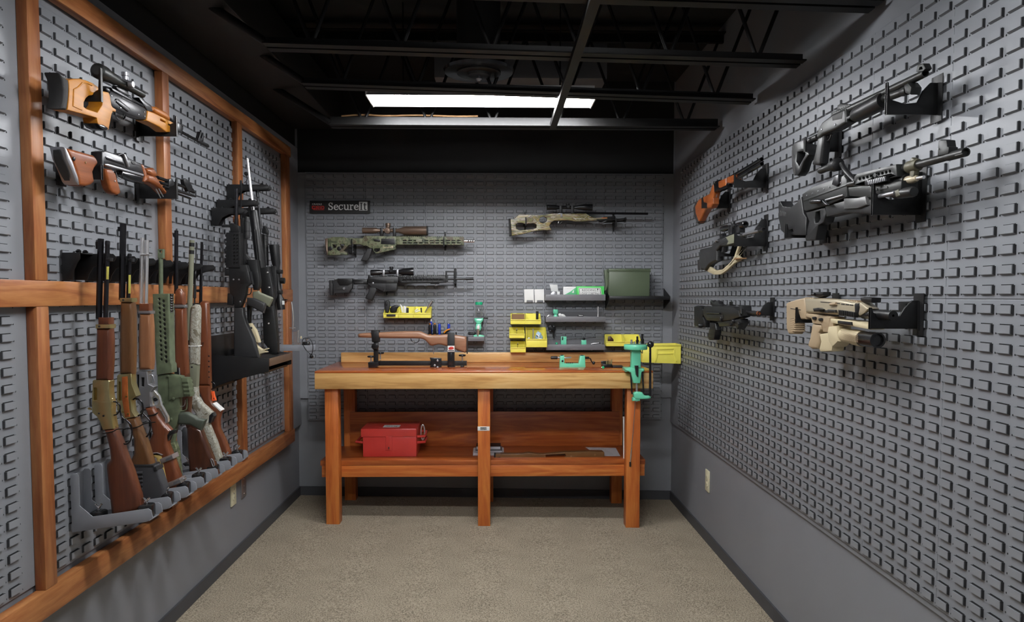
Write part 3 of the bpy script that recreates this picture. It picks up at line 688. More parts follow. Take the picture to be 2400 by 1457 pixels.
# ================================================================== WALL STORAGE
def wallbin(x0, x1, yt_, yl, yb_, label, d=.11, group='yellow hanging bins above the workbench', Yb=YB-.012, m='yellow'):
    Yf = Yb-d
    a = hit('Y', Yf, x0, yb_); b2 = hit('Y', Yf, x1, yb_); zl = hit('Y', Yf, x0, yl).z; zt_ = hit('Y', Yb, x0, yt_).z
    o = empty('storage_bin', ((a.x+b2.x)/2, Yb, a.z), label, 'storage bin', group)
    t_ = .0028; X0, X1, Z0 = a.x, b2.x, a.z
    side = [(Yb, Z0), (Yb, zt_), (Yb-d*.35, zt_), (Yf-.004, zl), (Yf+.004, Z0)]
    for xs in (X0, X1-t_):
        extrude('side_wall', [side], t_, lambda u, v_, w, xs=xs: Vector((xs+t_/2+w, u, v_)), m, o, .0006)
    box('bottom', (X0+t_, X1-t_, Yf+.004, Yb, Z0, Z0+t_), m, o)
    box('back_wall', (X0+t_, X1-t_, Yb-t_, Yb, Z0+t_, zt_), m, o)
    box('front_wall', (X0+t_, X1-t_, Yf, Yf+t_, Z0, zl), m, o, .0006)
    box('front_rim', (X0-.002, X1+.002, Yf-.005, Yf+.003, zl-.006, zl), m, o, .001)
    for xs in (X0-.0015, X1-.0025): box('edge_rib', (xs, xs+.004, Yf-.003, Yf+.002, Z0, zl-.007), m, o, .001)
    box('hang_lip', (X0+.006, X1-.006, Yb, Yb+.010, zt_-.012, zt_-.002), m, o)
    return o, X0, X1, Z0, zl, zt_, Yf
def nb(x0, x1, yt_, yl, yb_): return [P(N, (x0, 0))[0], P(N, (x1, 0))[0]]+[P(N, (0, y))[1] for y in (yt_, yl, yb_)]
b_mem = {}
for k, (args, lab) in enumerate((((240, 415, 225, 298, 355), 'small yellow bin holding a brown card'), ((420, 600, 225, 298, 355), 'small yellow bin holding a black cylinder'),
        ((225, 405, 390, 468, 522), 'small yellow bin beside the bin of blue cloth'), ((238, 418, 558, 632, 692), 'lowest small yellow bin, just above the bench backsplash'),
        ((425, 672, 390, 530, 630), 'deep yellow bin holding a blue cloth'), ((1385, 1600, 475, 560, 618), 'yellow bin holding a jumble of brown parts'), ((1600, 1800, 475, 560, 618), 'yellow bin behind the dies of the turret press'))):
    b_mem[k] = wallbin(*nb(*args), lab, .16 if k == 4 else .11)
for k, (x0, x1, lab) in enumerate(((1062, 1250, 'yellow bin holding black ear muffs'), (1250, 1437, 'yellow bin holding white slips of paper'), (1437, 1650, 'yellow bin holding a steel tool and white tubes'))):
    b_mem[10+k] = wallbin(*[P(M, (x0, 0))[0], P(M, (x1, 0))[0]], *[P(M, (0, y))[1] for y in (150, 232, 292)], lab, .11)
def inbin(k, name, label, cat, group=None):
    o, X0, X1, Z0, zl, zt_, Yf = b_mem[k]; e = empty(name, ((X0+X1)/2, Yf+.05, Z0+.003), label, cat, group); return e, X0, X1, Z0+.003, zl, zt_, Yf
e, X0, X1, Z0, zl, zt_, Yf = inbin(0, 'brown_card', 'brown cardboard card standing in a small yellow bin', 'card')
box('card', (X0+.007, X1-.005, Yf+.03, Yf+.034, Z0, zt_-.002), 'brown', e); wire3('wire_tie', smooth_path([(X0+.008, Yf+.028, Z0+.03), (X0+.01, Yf+.028, zt_+.012), (X0+.014, Yf+.028, zt_-.005)], 2), .0008, 'brass', e)
e, X0, X1, Z0, zl, zt_, Yf = inbin(1, 'black_cylinder', 'black cylinder standing in a small yellow bin', 'cylinder')
xc = X1-.022; lathe('tube', (xc, Yf+.04, Z0), (xc, Yf+.04, zt_+.016), [(0, .009), (.95, .009), (1, .0085), (1, .006), (.96, .006)], 'polymer', e, 14); box('band', (xc-.0095, xc+.0095, Yf+.03, Yf+.0305, zt_-.003, zt_), 'charcoal', e)
for k in (2, 3):
    e, X0, X1, Z0, zl, zt_, Yf = inbin(k, 'steel_punch', 'thin steel punch standing in the '+('lowest small yellow bin' if k == 3 else 'small yellow bin beside the blue cloth'), 'punch')
    lathe('shaft', ((X0+X1)/2-.002, Yf+.05, Z0), ((X0+X1)/2, Yf+.05, zt_-.006), [(0, .0025), (.7, .0025), (.72, .0035), (.95, .0035), (1, .002)], 'steel', e, 8); lathe('collar', ((X0+X1)/2-.001, Yf+.05, zt_-.02), ((X0+X1)/2-.001, Yf+.05, zt_-.016), [(0, .0045), (1, .0045)], 'gunmetal', e, 8)
e, X0, X1, Z0, zl, zt_, Yf = inbin(4, 'blue_cloth', 'crumpled pale blue cloth in the deep yellow bin', 'cloth')
bm = bmesh.new(); bmesh.ops.create_icosphere(bm, subdivisions=3, radius=1)
for v_ in bm.verts:
    d_ = 1+.22*math.sin(7*v_.co.x+3*v_.co.z)*math.cos(6*v_.co.z+2*v_.co.y); v_.co = Vector(((X0+X1)/2+.018+v_.co.x*.026*d_, Yf+.06+v_.co.y*.03*d_, zl+.005+v_.co.z*.04*d_))
from_bm('bundle', bm, 'bluecloth', e, 80)
wire3('white_band', smooth_path([((X0+X1)/2, Yf+.028, zl+.03), ((X0+X1)/2+.02, Yf+.022, zl+.015), ((X0+X1)/2+.012, Yf+.025, zl), ((X0+X1)/2+.035, Yf+.028, zl-.004)], 2), .005, 'white', e)
e, X0, X1, Z0, zl, zt_, Yf = inbin(4, 'white_clip', 'small white plastic clip in the deep yellow bin', 'clip')
wire3('loop', smooth_path([(X0+.012, Yf+.03, zl-.02), (X0+.014, Yf+.03, zl+.006), (X0+.024, Yf+.03, zl+.006), (X0+.022, Yf+.03, zl-.015)], 2), .003, 'white', e)
box('card', (X0+.045, X0+.052, Yf+.04, Yf+.07, Z0, zt_-.006), 'steeldull', e)
e, X0, X1, Z0, zl, zt_, Yf = inbin(5, 'brown_grip_panel', 'dark brown checkered grip panel in a yellow bin', 'grip panel')
extrude('panel', [[(X0+.016, Z0), (X0+.018, zt_-.012), (X0+.038, zt_-.01), (X0+.055, zt_-.03), (X0+.06, Z0)]], .012, lambda u, v_, w: Vector((u, Yf+.05+w, v_)), 'stockdark', e, .003)
lathe('screw', (X0+.028, Yf+.042, zl+.02), (X0+.028, Yf+.038, zl+.02), [(0, .008), (1, .007)], 'brass', e, 10)
# ear muffs
e, X0, X1, Z0, zl, zt_, Yf = inbin(10, 'ear_muffs', 'black ear muffs piled in a yellow bin', 'ear muffs')
eg = Gun('tmp', 'tmp', 'tmp', 'Y', Yf+.05, (0, 0, 0), None, M)
a_ = eg.slab('ear_cup', rnd([(1065, 100), (1100, 65), (1135, 80), (1140, 150), (1120, 230), (1095, 235), (1070, 180)], 1), .03, 'charcoal', .008, off=.02, par=e)
eg.slab('cushion', rnd([(1082, 95), (1105, 80), (1115, 110), (1105, 140), (1090, 125)], 1), .008, 'ink', .003, off=.038, par=e)
eg.slab('ear_cup', rnd([(1135, 165), (1180, 135), (1235, 130), (1255, 150), (1225, 180), (1220, 225), (1140, 230)], 1), .03, 'polymer', .008, off=.0, par=e)
eg.slab('lettering_band', rect(1098, 248, 1210, 272), .003, 'ink', .0005, off=.058, par=e)
e2 = empty('paper_slips', e.location+Vector((.05, 0, 0)), 'white paper slips standing in a yellow bin', 'paper slips')
for i, pts in enumerate(([(1265, 115), (1300, 150), (1310, 225), (1290, 225)], [(1310, 140), (1345, 150), (1350, 228), (1312, 228)], [(1345, 160), (1375, 165), (1375, 228), (1345, 228)])):
    eg.slab('slip', pts, .004, 'white' if i < 2 else 'ink', .0005, off=-.01+.01*i, par=e2)
e3 = empty('hand_tool', e.location+Vector((.11, 0, 0)), 'polished steel hand tool leaning out of a yellow bin', 'tool')
eg.tube('shaft', (1580, 225), (1665, 80), [(0, 10), (.4, 10), (.45, 14), (1, 12)], 'steel', par=e3, seg=10)
eg.tube('grip', (1625, 150), (1668, 78), 16, 'polymer', off=-.004, par=e3, seg=10)
e4 = empty('white_tubes', e.location+Vector((.09, 0, 0)), 'short white tubes lying in a yellow bin', 'tubes')
for i, (a_, b_) in enumerate((((1440, 215), (1490, 180)), ((1460, 220), (1515, 200)), ((1530, 165), (1535, 225)))): eg.tube('tube', a_, b_, 9, 'white' if i < 2 else 'ink', off=.01*i, par=e4, seg=10)
bpy.data.objects.remove(eg.o)
# big bin hung on the right wall
Yq = hit('X', XR, 1600, 830).y
A_ = [P(N, p) for p in ((1812, 812), (2295, 828), (2307, 596), (1925, 600), (1862, 645), (1815, 690))]
def bx2(p, y=Yq): return hit('Y', y, *p)
o = empty('storage_bin', (1.1, Yq+.06, bx2(A_[0]).z), 'large yellow bin hung on the right wall beside the workbench', 'storage bin')
prof = [bx2(p) for p in A_]; prof = [(p.x, p.z) for p in prof]; prof[1] = (XR-.012, prof[1][1]); prof[2] = (XR-.012, prof[2][1])
for yy in (Yq, Yq+.135): extrude('side_wall', [prof], .003, lambda u, v_, w, yy=yy: Vector((u, yy+w, v_)), 'yellow', o, .0008)
zb_ = prof[0][1]
box('bottom', (prof[0][0], XR-.012, Yq+.002, Yq+.133, zb_, zb_+.003), 'yellow', o); box('front_wall', (prof[0][0], prof[0][0]+.003, Yq+.002, Yq+.133, zb_, prof[5][1]), 'yellow', o)
box('back_wall', (XR-.015, XR-.012, Yq+.002, Yq+.133, zb_, prof[2][1]), 'yellow', o); box('hang_lip', (XR-.012, XR-.002, Yq+.02, Yq+.115, prof[2][1]-.02, prof[2][1]-.006), 'yellow', o)
for a_, b_ in (((1925, 600), (2307, 590)), ((1925, 610), (2300, 605))): pass
t0 = bx2(P(N, (1925, 596)), Yq-.004); t1 = bx2(P(N, (2307, 612)), Yq-.004); box('top_rim', (t0.x, XR-.012, Yq-.007, Yq+.001, t1.z, t0.z), 'yellow', o, .001)
for pts in ([(1975, 640), (2200, 640), (2195, 655), (1985, 660)], [(1975, 655), (1990, 655), (2000, 720), (1975, 800), (1962, 800)], [(2190, 650), (2205, 650), (2200, 720), (2230, 800), (2215, 800), (2185, 720)], [(1990, 700), (2190, 697), (2190, 710), (1990, 715)]):
    q = [bx2(P(N, p), Yq-.003) for p in pts]; extrude('side_rib', [[(p.x, p.z) for p in q]], .006, lambda u, v_, w: Vector((u, Yq-.003+w, v_)), 'yellow', o, .0008)
# grey trays
def tray(x0, x1, y0, y1, label, d=.13, m='greytray'):
    Yf = YB-.01-d; a = hit('Y', Yf, x0, y1); b2 = hit('Y', Yf, x1, y0)
    o = empty('shelf_tray', ((a.x+b2.x)/2, YB-.01, a.z), label, 'shelf', 'grey trays hung on the back wall')
    box('tray_floor', (a.x, b2.x, Yf, YB-.011, a.z, a.z+.002), m, o); box('front_lip', (a.x, b2.x, Yf-.002, Yf, a.z, b2.z), m, o, .0006)
    for x_ in (a.x, b2.x-.002): box('end_plate', (x_, x_+.002, Yf, YB-.011, a.z+.002, b2.z), m, o)
    box('back_plate', (a.x, b2.x, YB-.011, YB-.009, a.z, b2.z+.03), m, o)
    return o, a.x, b2.x, a.z+.002, Yf
t1_ = tray(1279, 1419, 690, 704, 'top grey tray carrying the green lube pad box')
t2_ = tray(1279, 1419, 741.5, 754, 'middle grey tray carrying a white cloth')
t3_ = tray(1280, 1418, 807, 820, 'lowest grey tray carrying two mint green tools')
def on_tray(tr, name, label, cat, x_px, y_px, back=.05):
    o, xa, xb, z, Yf = tr; Y_ = Yf+back; g = Gun(name, label, cat, 'Y', Y_, (hit('Y', Y_, x_px, y_px).x, Y_, z), None, N); g.z = z; return g
L_ = (1150, 440, 4.858)
g = on_tray(t1_, 'lube_pad_box', 'bright green and white box reading CASE LUBE PAD on the top tray', 'box', 1385, 690, .05); g.T = L_
g.slab('box', rect(978, 1120, 1292, 1255), .03, 'greencard', .001)
g.slab('front_card', [(1002, 1138), (1252, 1138), (1270, 1250), (1012, 1250)], .001, 'white', .0002, off=.0155)
g.slab('border_line', [(1008, 1144), (1246, 1144), (1262, 1248), (1018, 1248)], .0006, 'ink', .0001, [[(1013, 1148), (1241, 1148), (1257, 1246), (1023, 1246)]], off=.0162)
g.text('brand_lettering', 'REDDING', (1040, 1174), 160, 20, 'ink', .0165); g.text('brand_mark', '!', (1212, 1176), 14, 28, 'ink', .0165); g.text('small_lettering', 'BETTER RELOADING EQUIPMENT', (1038, 1192), 170, 8, 'ink', .0165); g.text('product_lettering', 'CASE LUBE PAD', (1034, 1214), 205, 17, 'ink', .0165)
g = on_tray(t1_, 'lube_kit_box', 'white box with a green diagonal on the top tray', 'box', 1335, 690, .05); g.T = L_
g.slab('box', rect(827, 1125, 975, 1255), .03, 'white', .001); g.slab('green_corner', [(830, 1222), (910, 1180), (975, 1130), (975, 1222)], .0008, 'greenpale', .0001, off=.0154)
g.slab('green_corner', [(925, 1195), (945, 1160), (950, 1195)], .0008, 'white', .0001, off=.0158); g.text('lettering', 'LUBE KIT', (845, 1152), 80, 9, 'paper', .0158)
g = on_tray(t1_, 'zip_bag', 'clear zip bag of small silver parts on the top tray', 'bag', 1300, 690, .05); g.T = L_
g.slab('bag', [(665, 1090), (762, 1092), (775, 1180), (788, 1182), (788, 1250), (690, 1250), (685, 1170)], .006, 'bag', .002); g.slab('card', [(672, 1102), (758, 1104), (770, 1180), (690, 1178)], .001, 'white', .0002)
g.slab('parts', rnd([(675, 1210), (710, 1175), (755, 1190), (760, 1250), (690, 1250)], 1), .012, 'steeldull', .004); g.slab('tag', rect(757, 1180, 788, 1222), .002, 'white', .0003, off=.007)
for k, x0 in enumerate((380, 497)):
    g = Gun('white_card', ('blank white card clipped on the back wall beside the top tray' if k else 'blank white card clipped on the back wall next to its twin, nearer the scoped rifles'), 'card', 'Y', YB-.013, (hit('Y', YB-.013, *P(L_, (x0+55, 1300))).x, YB-.013, hit('Y', YB-.013, *P(L_, (x0, 1305))).z), 'white cards on the back wall', L_)
    g.slab('card', [(x0, 1155), (x0+110, 1152), (x0+113, 1303), (x0+102, 1303), (x0+100, 1280), (x0+32, 1280), (x0+28, 1305), (x0+6, 1305)], .003, 'white', .0005)
    g.slab('clip', rect(x0+35, 1285, x0+98, 1303), .002, 'greytray', .0003, off=.0008)
# middle tray
g = on_tray(t2_, 'die_pot', 'mint green powder trickler pot on the middle tray', 'trickler', 1302, 740, .05)
g.tube('base', (777, 270), (777, 238), [(0, 26), (.6, 24), (1, 15)], 'mint'); g.tube('cup', (777, 238), (777, 178), [(0, 18), (.3, 32), (1, 33)], 'mint')
g = on_tray(t2_, 'white_cloth', 'crumpled white cloth on the middle tray', 'cloth', 1318, 740, .05)
g.slab('cloth', rnd([(805, 235), (835, 222), (850, 235), (875, 232), (905, 262), (905, 275), (820, 275)], 1), .04, 'white', .014, res=3); g.slab('fold', rnd([(815, 245), (840, 232), (860, 250), (845, 262)], 1), .05, 'white', .012)
g = on_tray(t2_, 'black_clamp', 'small black clamp with a white stripe on the middle tray', 'clamp', 1361, 740, .05)
g.slab('body', [(1042, 252), (1060, 238), (1112, 240), (1115, 270), (1045, 270)], .03, 'black', .003); g.slab('stripe', rect(1055, 247, 1105, 252), .001, 'white', .0002, off=.0155)
g = on_tray(t2_, 'scriber', 'slim polished steel spike standing on the middle tray', 'scriber', 1402, 740, .05)
g.tube('shaft', (1285, 272), (1287, 140), [(0, 12), (.1, 10), (.5, 9), (1, 4)], 'steel', seg=10); g.tube('tip', (1287, 140), (1288, 112), [(0, 3), (.6, 3), (.7, 6), (1, 4)], 'gunmetal', seg=8)
g = on_tray(t2_, 'small_wrench', 'little steel wrench lying on the middle tray', 'wrench', 1290, 740, .05)
g.wire('handle', [(690, 250), (715, 245), (735, 256), (760, 262)], 5, 'steel'); g.tube('head', (680, 262), (700, 245), 9, 'steel', seg=8)
# lowest tray
g = on_tray(t3_, 'case_lathe_post', 'mint green post with a black lock on the lowest tray', 'tool post', 1322, 806, .05)
g.slab('post', rect(842, 505, 908, 625), .03, 'mint', .003); g.slab('lock', rect(852, 508, 868, 545), .004, 'ink', .001, off=.016); g.slab('cap', rect(868, 503, 905, 528), .032, 'mint', .003)
rod = empty('chain_rod', (hit('Y', g.c, *P(N, (1060, 525))).x, g.c, hit('Y', g.c, *P(N, (1060, 545))).z), 'black ball chain rod spanning the two mint green posts', 'rod')
for k in range(26):
    f_ = k/25; p = g.at((880+f_*370, 538-f_*24+(6 if k < 3 else 0))); r_ = .0034
    lathe('bead', p-Vector((r_, 0, 0)), p+Vector((r_, 0, 0)), [(0, r_*.3), (.25, r_*.9), (.5, r_), (.75, r_*.9), (1, r_*.3)], 'blackgloss', rod, 6)
wire3('core', [g.at((880, 538)), g.at((1250, 514))], .0015, 'steel', rod)
g = on_tray(t3_, 'case_lathe_rest', 'shorter mint green rest post on the lowest tray', 'tool post', 1369, 806, .05)
g.slab('post', [(1087, 545), (1145, 545), (1148, 625), (1085, 625)], .03, 'mint', .003); g.slab('clip', [(1105, 515), (1130, 515), (1132, 548), (1103, 548)], .02, 'blackgloss', .002)
g = on_tray(t3_, 'green_knob', 'tiny dark green knob at the end of the lowest tray', 'knob', 1304, 806, .05)
g.tube('knob', (775, 590), (803, 590), [(0, 14), (.3, 20), (.7, 20), (1, 12)], 'greencap', seg=10); g.tube('pin', (800, 590), (815, 590), 5, 'steel', seg=6)
g = on_tray(t3_, 'steel_pick', 'slim steel pick lying on the lowest tray', 'pick', 1395, 806, .05)
g.tube('shaft', (1200, 590), (1300, 580), [(0, 3), (.3, 8), (1, 8)], 'steel', seg=8); g.tube('cap', (1300, 580), (1312, 579), 9, 'gunmetal', seg=8)
# black pliers rack
g = Gun('tool_holder', 'black hanging tool holder with chrome studs beside the deep yellow bin', 'tool holder', 'Y', YB-.03, (hit('Y', YB-.03, *P(N, (730, 440))).x, YB-.012, hit('Y', YB-.03, *P(N, (730, 520))).z), None, N)
g.slab('plate', [(690, 372), (775, 385), (775, 435), (765, 440), (765, 520), (748, 520), (748, 440), (700, 440), (690, 415)], .03, 'blackgloss', .003)
for p in ((715, 375), (755, 380), (712, 432)): g.disc('stud', p, 9, .008, 'chrome', .014)
# black shelf with ammunition can
Yf = 4.80
a = hit('Y', Yf, *P(L_, (1350, 1270))); b2 = hit('Y', Yf, *P(L_, (2045, 1235)))
o = empty('wall_shelf', ((a.x+b2.x)/2, YB-.01, a.z), 'deep black steel shelf carrying the green ammunition can', 'shelf')
box('shelf_board', (a.x, b2.x, Yf, YB-.01, b2.z-.004, b2.z), 'black', o); box('front_lip', (a.x, b2.x, Yf-.003, Yf, a.z-.002, b2.z+.001), 'black', o, .001)
for x_ in (a.x, b2.x-.003):
    extrude('end_bracket', [[(Yf, b2.z), (YB-.01, b2.z+.055), (YB-.01, b2.z-.085), (YB-.05, b2.z-.08), (Yf, a.z-.01)]], .003, lambda u, v_, w, x_=x_: Vector((x_+w+.0015, u, v_)), 'black', o)
zs_ = b2.z
g = Gun('ammunition_can', 'dark green steel ammunition can with a side latch on the black shelf', 'ammunition can', 'Y', 4.895, (hit('Y', 4.895, *P(L_, (1580, 1225))).x, 4.895, zs_), None, L_)
Yc = 4.825; a = hit('Y', Yc, *P(L_, (1345, 1230))); b2 = hit('Y', Yc, *P(L_, (1815, 920)))
box('body', (a.x, b2.x, Yc, Yc+.145, zs_, b2.z-.012), 'canfgreen', g.o, .006); box('lid', (a.x-.003, b2.x+.004, Yc-.003, Yc+.148, b2.z-.014, b2.z), 'canfgreen', g.o, .004)
box('lid_rim', (a.x-.005, b2.x+.006, Yc-.004, Yc+.149, b2.z-.020, b2.z-.014), 'canfgreen', g.o, .002)
g.c = Yc+.07; g.slab('latch', [(1295, 935), (1335, 925), (1340, 1100), (1320, 1165), (1300, 1170), (1310, 1100), (1300, 1000)], .05, 'canfgreen', .003)
hx = a.x-.012; wire3('handle', [(hx, Yc+.03, zs_+.045), (hx, Yc+.03, zs_+.02), (hx, Yc+.11, zs_+.02), (hx, Yc+.11, zs_+.045)], .003, 'gunmetal', g.o)
# powder measure
g = Gun('powder_measure', 'mint green powder measure with clear hopper on a grey wall bracket', 'powder measure', 'Y', 4.90, (hit('Y', 4.9, *P(M, (2240, 560))).x, 4.90, hit('Y', 4.9, *P(M, (2240, 560))).z), None, M)
g.tube('hopper_cap', (2253, 128), (2253, 92), [(0, 46), (.7, 48), (1, 44)], 'greencap', seg=20); g.tube('hopper', (2253, 290), (2253, 128), 46, 'clear', seg=20); g.tube('baffle', (2253, 205), (2253, 170), [(0, 20), (1, 4)], 'steeldull', seg=10)
g.slab('funnel', [(2190, 295), (2310, 295), (2308, 325), (2275, 370), (2225, 370), (2195, 325)], .045, 'mint', .012); g.slab('body', [(2215, 365), (2280, 365), (2288, 420), (2270, 455), (2215, 455), (2205, 420)], .045, 'mint', .012)
g.slab('rotor', rnd([(2225, 385), (2265, 385), (2265, 430), (2225, 430)], 1), .03, 'white', .006, off=.015); g.tube('drop_tube', (2240, 430), (2240, 520), [(0, 22), (.5, 16), (1, 10)], 'steel', off=.02)
g.tube('handle', (2310, 288), (2368, 294), 12, 'polymer'); g.wire('crank', [(2290, 400), (2300, 350), (2312, 292)], 6, 'blackgloss'); g.slab('stand', [(2185, 510), (2225, 500), (2260, 500), (2320, 515), (2322, 545), (2270, 555), (2245, 575), (2215, 550), (2185, 545)], .04, 'mint', .006); g.tube('knob', (2118, 485), (2215, 485), [(0, 16), (.1, 20), (.8, 20), (1, 8)], 'polymer')
g.slab('drum', rnd([(2165, 470), (2200, 465), (2205, 495), (2165, 500)], 0), .02, 'charcoal', .003)
a = hit('Y', 4.86, *P(M, (2075, 582))); b2 = hit('Y', 4.86, *P(M, (2320, 512)))
o = empty('bracket_shelf', ((a.x+b2.x)/2, YB-.01, a.z), 'small grey bracket shelf under the powder measure', 'shelf'); box('shelf_front', (a.x, b2.x, 4.86, 4.863, a.z, b2.z-.008), 'greytray', o, .001); box('shelf_board', (a.x, b2.x, 4.863, YB-.01, b2.z-.011, b2.z-.008), 'greytray', o)
for x_ in (a.x, b2.x-.003): box('end_plate', (x_, x_+.003, 4.863, YB-.01, a.z, b2.z-.011), 'greytray', o)
# screwdrivers in a holder behind the vise
a = hit('Y', 4.94, *P(M, (1610, 505))); b2 = hit('Y', 4.94, *P(M, (1900, 495)))
o = empty('screwdriver_rack', ((a.x+b2.x)/2, YB-.01, a.z-.01), 'black wall rack holding the screwdrivers behind the gun vise', 'rack'); box('bar', (a.x, b2.x, 4.91, 4.965, a.z-.012, a.z-.004), 'black', o, .001); box('back_plate', (a.x, b2.x, 4.965, YB-.010, a.z-.03, a.z+.01), 'black', o)
for x, y0, y1, r_, mh, mc, lab in ((1655, 480, 335, 18, 'bluehandle', 'white', 'tallest blue handled screwdriver with a white end'), (1643, 498, 372, 21, 'polymer', 'orangehandle', 'black and orange screwdriver beside the tallest blue one'), (1702, 500, 372, 21, 'polymer', 'orangehandle', 'black and orange screwdriver between two blue ones'), (1760, 490, 365, 19, 'bluehandle', 'chrome', 'blue handled screwdriver with a clear end'), (1876, 450, 365, 19, 'bluehandle', 'chrome', 'short blue handled screwdriver above the pliers')):
    Y_ = 4.925 if mc == 'orangehandle' else 4.95
    g = Gun('screwdriver', lab, 'screwdriver', 'Y', Y_, hit('Y', Y_, *P(M, (x, 500))), 'screwdrivers behind the gun vise', M)
    g.tube('handle', (x, y0-2), (x, y1), [(0, r_*.6), (.12, r_), (.45, r_*.85), (.8, r_), (1, r_*.7)], mh, seg=10); g.tube('end_cap', (x, y1), (x, y1-(35 if mc == 'white' else 14)), [(0, r_*.6), (.8, r_*.5), (1, r_*.3)], mc, seg=10)
    g.tube('collar', (x, y0+12), (x, y0-2), r_*.75, mc if mc == 'orangehandle' else mh, seg=10); g.tube('shaft', (x, 600), (x, y0+10), 5, 'steel', seg=8)
g = Gun('pliers', 'black and orange pliers hanging at the end of the screwdriver rack', 'pliers', 'Y', 4.945, hit('Y', 4.945, *P(M, (1840, 490))), None, M)
g.wire('handle', [(1810, 490), (1840, 465), (1880, 445)], 14, 'polymer'); g.wire('handle', [(1815, 478), (1850, 445), (1890, 432)], 10, 'orangehandle', off=.006); g.tube('jaw', (1880, 445), (1900, 430), 9, 'steeldull', seg=8)
g = Gun('ball_tool', 'small black ball ended tool behind the rear clamp of the vise', 'tool', 'Y', 4.945, hit('Y', 4.945, *P(M, (1965, 490))), None, M)
q = g.at((1968, 480)); lathe('ball', q-Vector((0, 0, .006)), q+Vector((0, 0, .006)), [(.5-.5*math.cos(math.pi*k/8), .006*math.sin(math.pi*k/8)) for k in range(9)], 'blackgloss', g.o, 12); g.wire('shaft', [(1968, 485), (1965, 560)], 6, 'gunmetal', sm=0)
# ---------------------------------------------------------------- sign
K = (700, 440, 4.858)
g = Gun('wall_sign', 'black sign reading CRADLE GRID SecureIt at the top of the back wall', 'sign', 'Y', YB-.014, (hit('Y', YB-.014, *P(K, (470, 290))).x, YB-.012, hit('Y', YB-.014, *P(K, (470, 290))).z), None, K)
g.slab('board', rect(125, 147, 812, 290), .006, 'ink', .001)
g.text('lettering', 'CRADLE', (153, 195), 110, 19, 'white', .0034)
for nm, lp in (('lettering_g', [[(150, 205), (190, 205), (190, 215), (162, 215), (162, 232), (178, 232), (178, 224), (190, 224), (190, 244), (182, 252), (178, 244), (160, 244), (150, 236)]]), ('lettering_r', [[(196, 205), (225, 205), (232, 212), (232, 222), (224, 228), (234, 244), (220, 244), (212, 230), (208, 230), (208, 250), (196, 244)], [(208, 213), (222, 213), (222, 221), (208, 221)]]), ('lettering_i', [[(238, 205), (250, 205), (250, 244), (238, 244)]]), ('lettering_d', [[(256, 205), (282, 205), (291, 212), (291, 238), (282, 244), (256, 244)], [(267, 214), (278, 214), (280, 218), (280, 232), (277, 236), (267, 236)]])):
    g.slab('lettering', lp[0], .0006, 'redink', .0001, lp[1:], off=.0033)
g.slab('underline', rect(165, 248, 290, 252), .0006, 'redink', .0001, off=.0033)
def slabtext(g, T, m, m2, sc=None):
    """'Secure' in slab serif strokes + 'It' in a box; glyphs on a unit grid, x height 60"""
    x0, y0, s = sc
    def pl(loop, holes=(), mm=m, off=.0033): g.slab('lettering', [(x0+a*s, y0-b_*s) for a, b_ in loop], .0006, mm, .00008, [[(x0+a*s, y0-b_*s) for a, b_ in h] for h in holes], off=off, T=T)
    pl([(0, 0), (0, 26), (8, 26), (11, 14), (22, 8), (36, 12), (38, 22), (30, 32), (12, 40), (2, 52), (2, 68), (12, 79), (28, 82), (38, 76), (40, 80), (46, 80), (46, 56), (39, 56), (35, 68), (25, 74), (14, 70), (13, 60), (22, 51), (40, 43), (50, 31), (50, 16), (40, 3), (24, -1), (13, 3), (8, 0)])
    def e_(x): pl([(x+50, 28), (x+13, 28), (x+16, 15), (x+28, 8), (x+40, 11), (x+47, 17), (x+51, 12), (x+42, 3), (x+26, -1), (x+9, 5), (x+1, 18), (x, 34), (x+5, 48), (x+15, 57), (x+28, 60), (x+42, 55), (x+49, 44)], [[(x+13, 36), (x+38, 36), (x+35, 47), (x+27, 52), (x+18, 48)]])
    e_(58)
    pl([(162, 18), (152, 6), (138, -1), (124, 2), (115, 12), (111, 28), (114, 44), (124, 56), (138, 60), (150, 56), (152, 60), (158, 60), (158, 40), (151, 40), (147, 48), (137, 52), (127, 46), (123, 32), (126, 16), (136, 8), (148, 11), (157, 22)])
    pl([(166, 60), (185, 60), (185, 18), (190, 10), (200, 9), (208, 16), (208, 52), (202, 52), (202, 60), (220, 60), (220, 8), (227, 8), (227, 0), (209, 0), (209, 6), (200, -1), (186, 0), (175, 8), (173, 20), (173, 52), (166, 52)])
    pl([(232, 60), (250, 60), (250, 51), (258, 59), (270, 60), (274, 58), (274, 42), (266, 42), (265, 50), (255, 47), (251, 38), (251, 8), (262, 8), (262, 0), (232, 0), (232, 8), (239, 8), (239, 52), (232, 52)])
    e_(280)
    if m2:
        pl([(336, -6), (336, 90), (428, 90), (428, -6)], [], m, .0033)
        pl([(346, 80), (374, 80), (374, 72), (366, 72), (366, 8), (374, 8), (374, 0), (346, 0), (346, 8), (354, 8), (354, 72), (346, 72)], [], m2, .0039)
        pl([(384, 60), (392, 60), (392, 74), (404, 78), (404, 60), (418, 60), (418, 52), (404, 52), (404, 14), (409, 8), (418, 11), (421, 5), (411, -1), (398, 0), (392, 9), (392, 52), (384, 52)], [], m2, .0039)
slabtext(g, K, 'white', 'ink', (338, 252, 1.04))
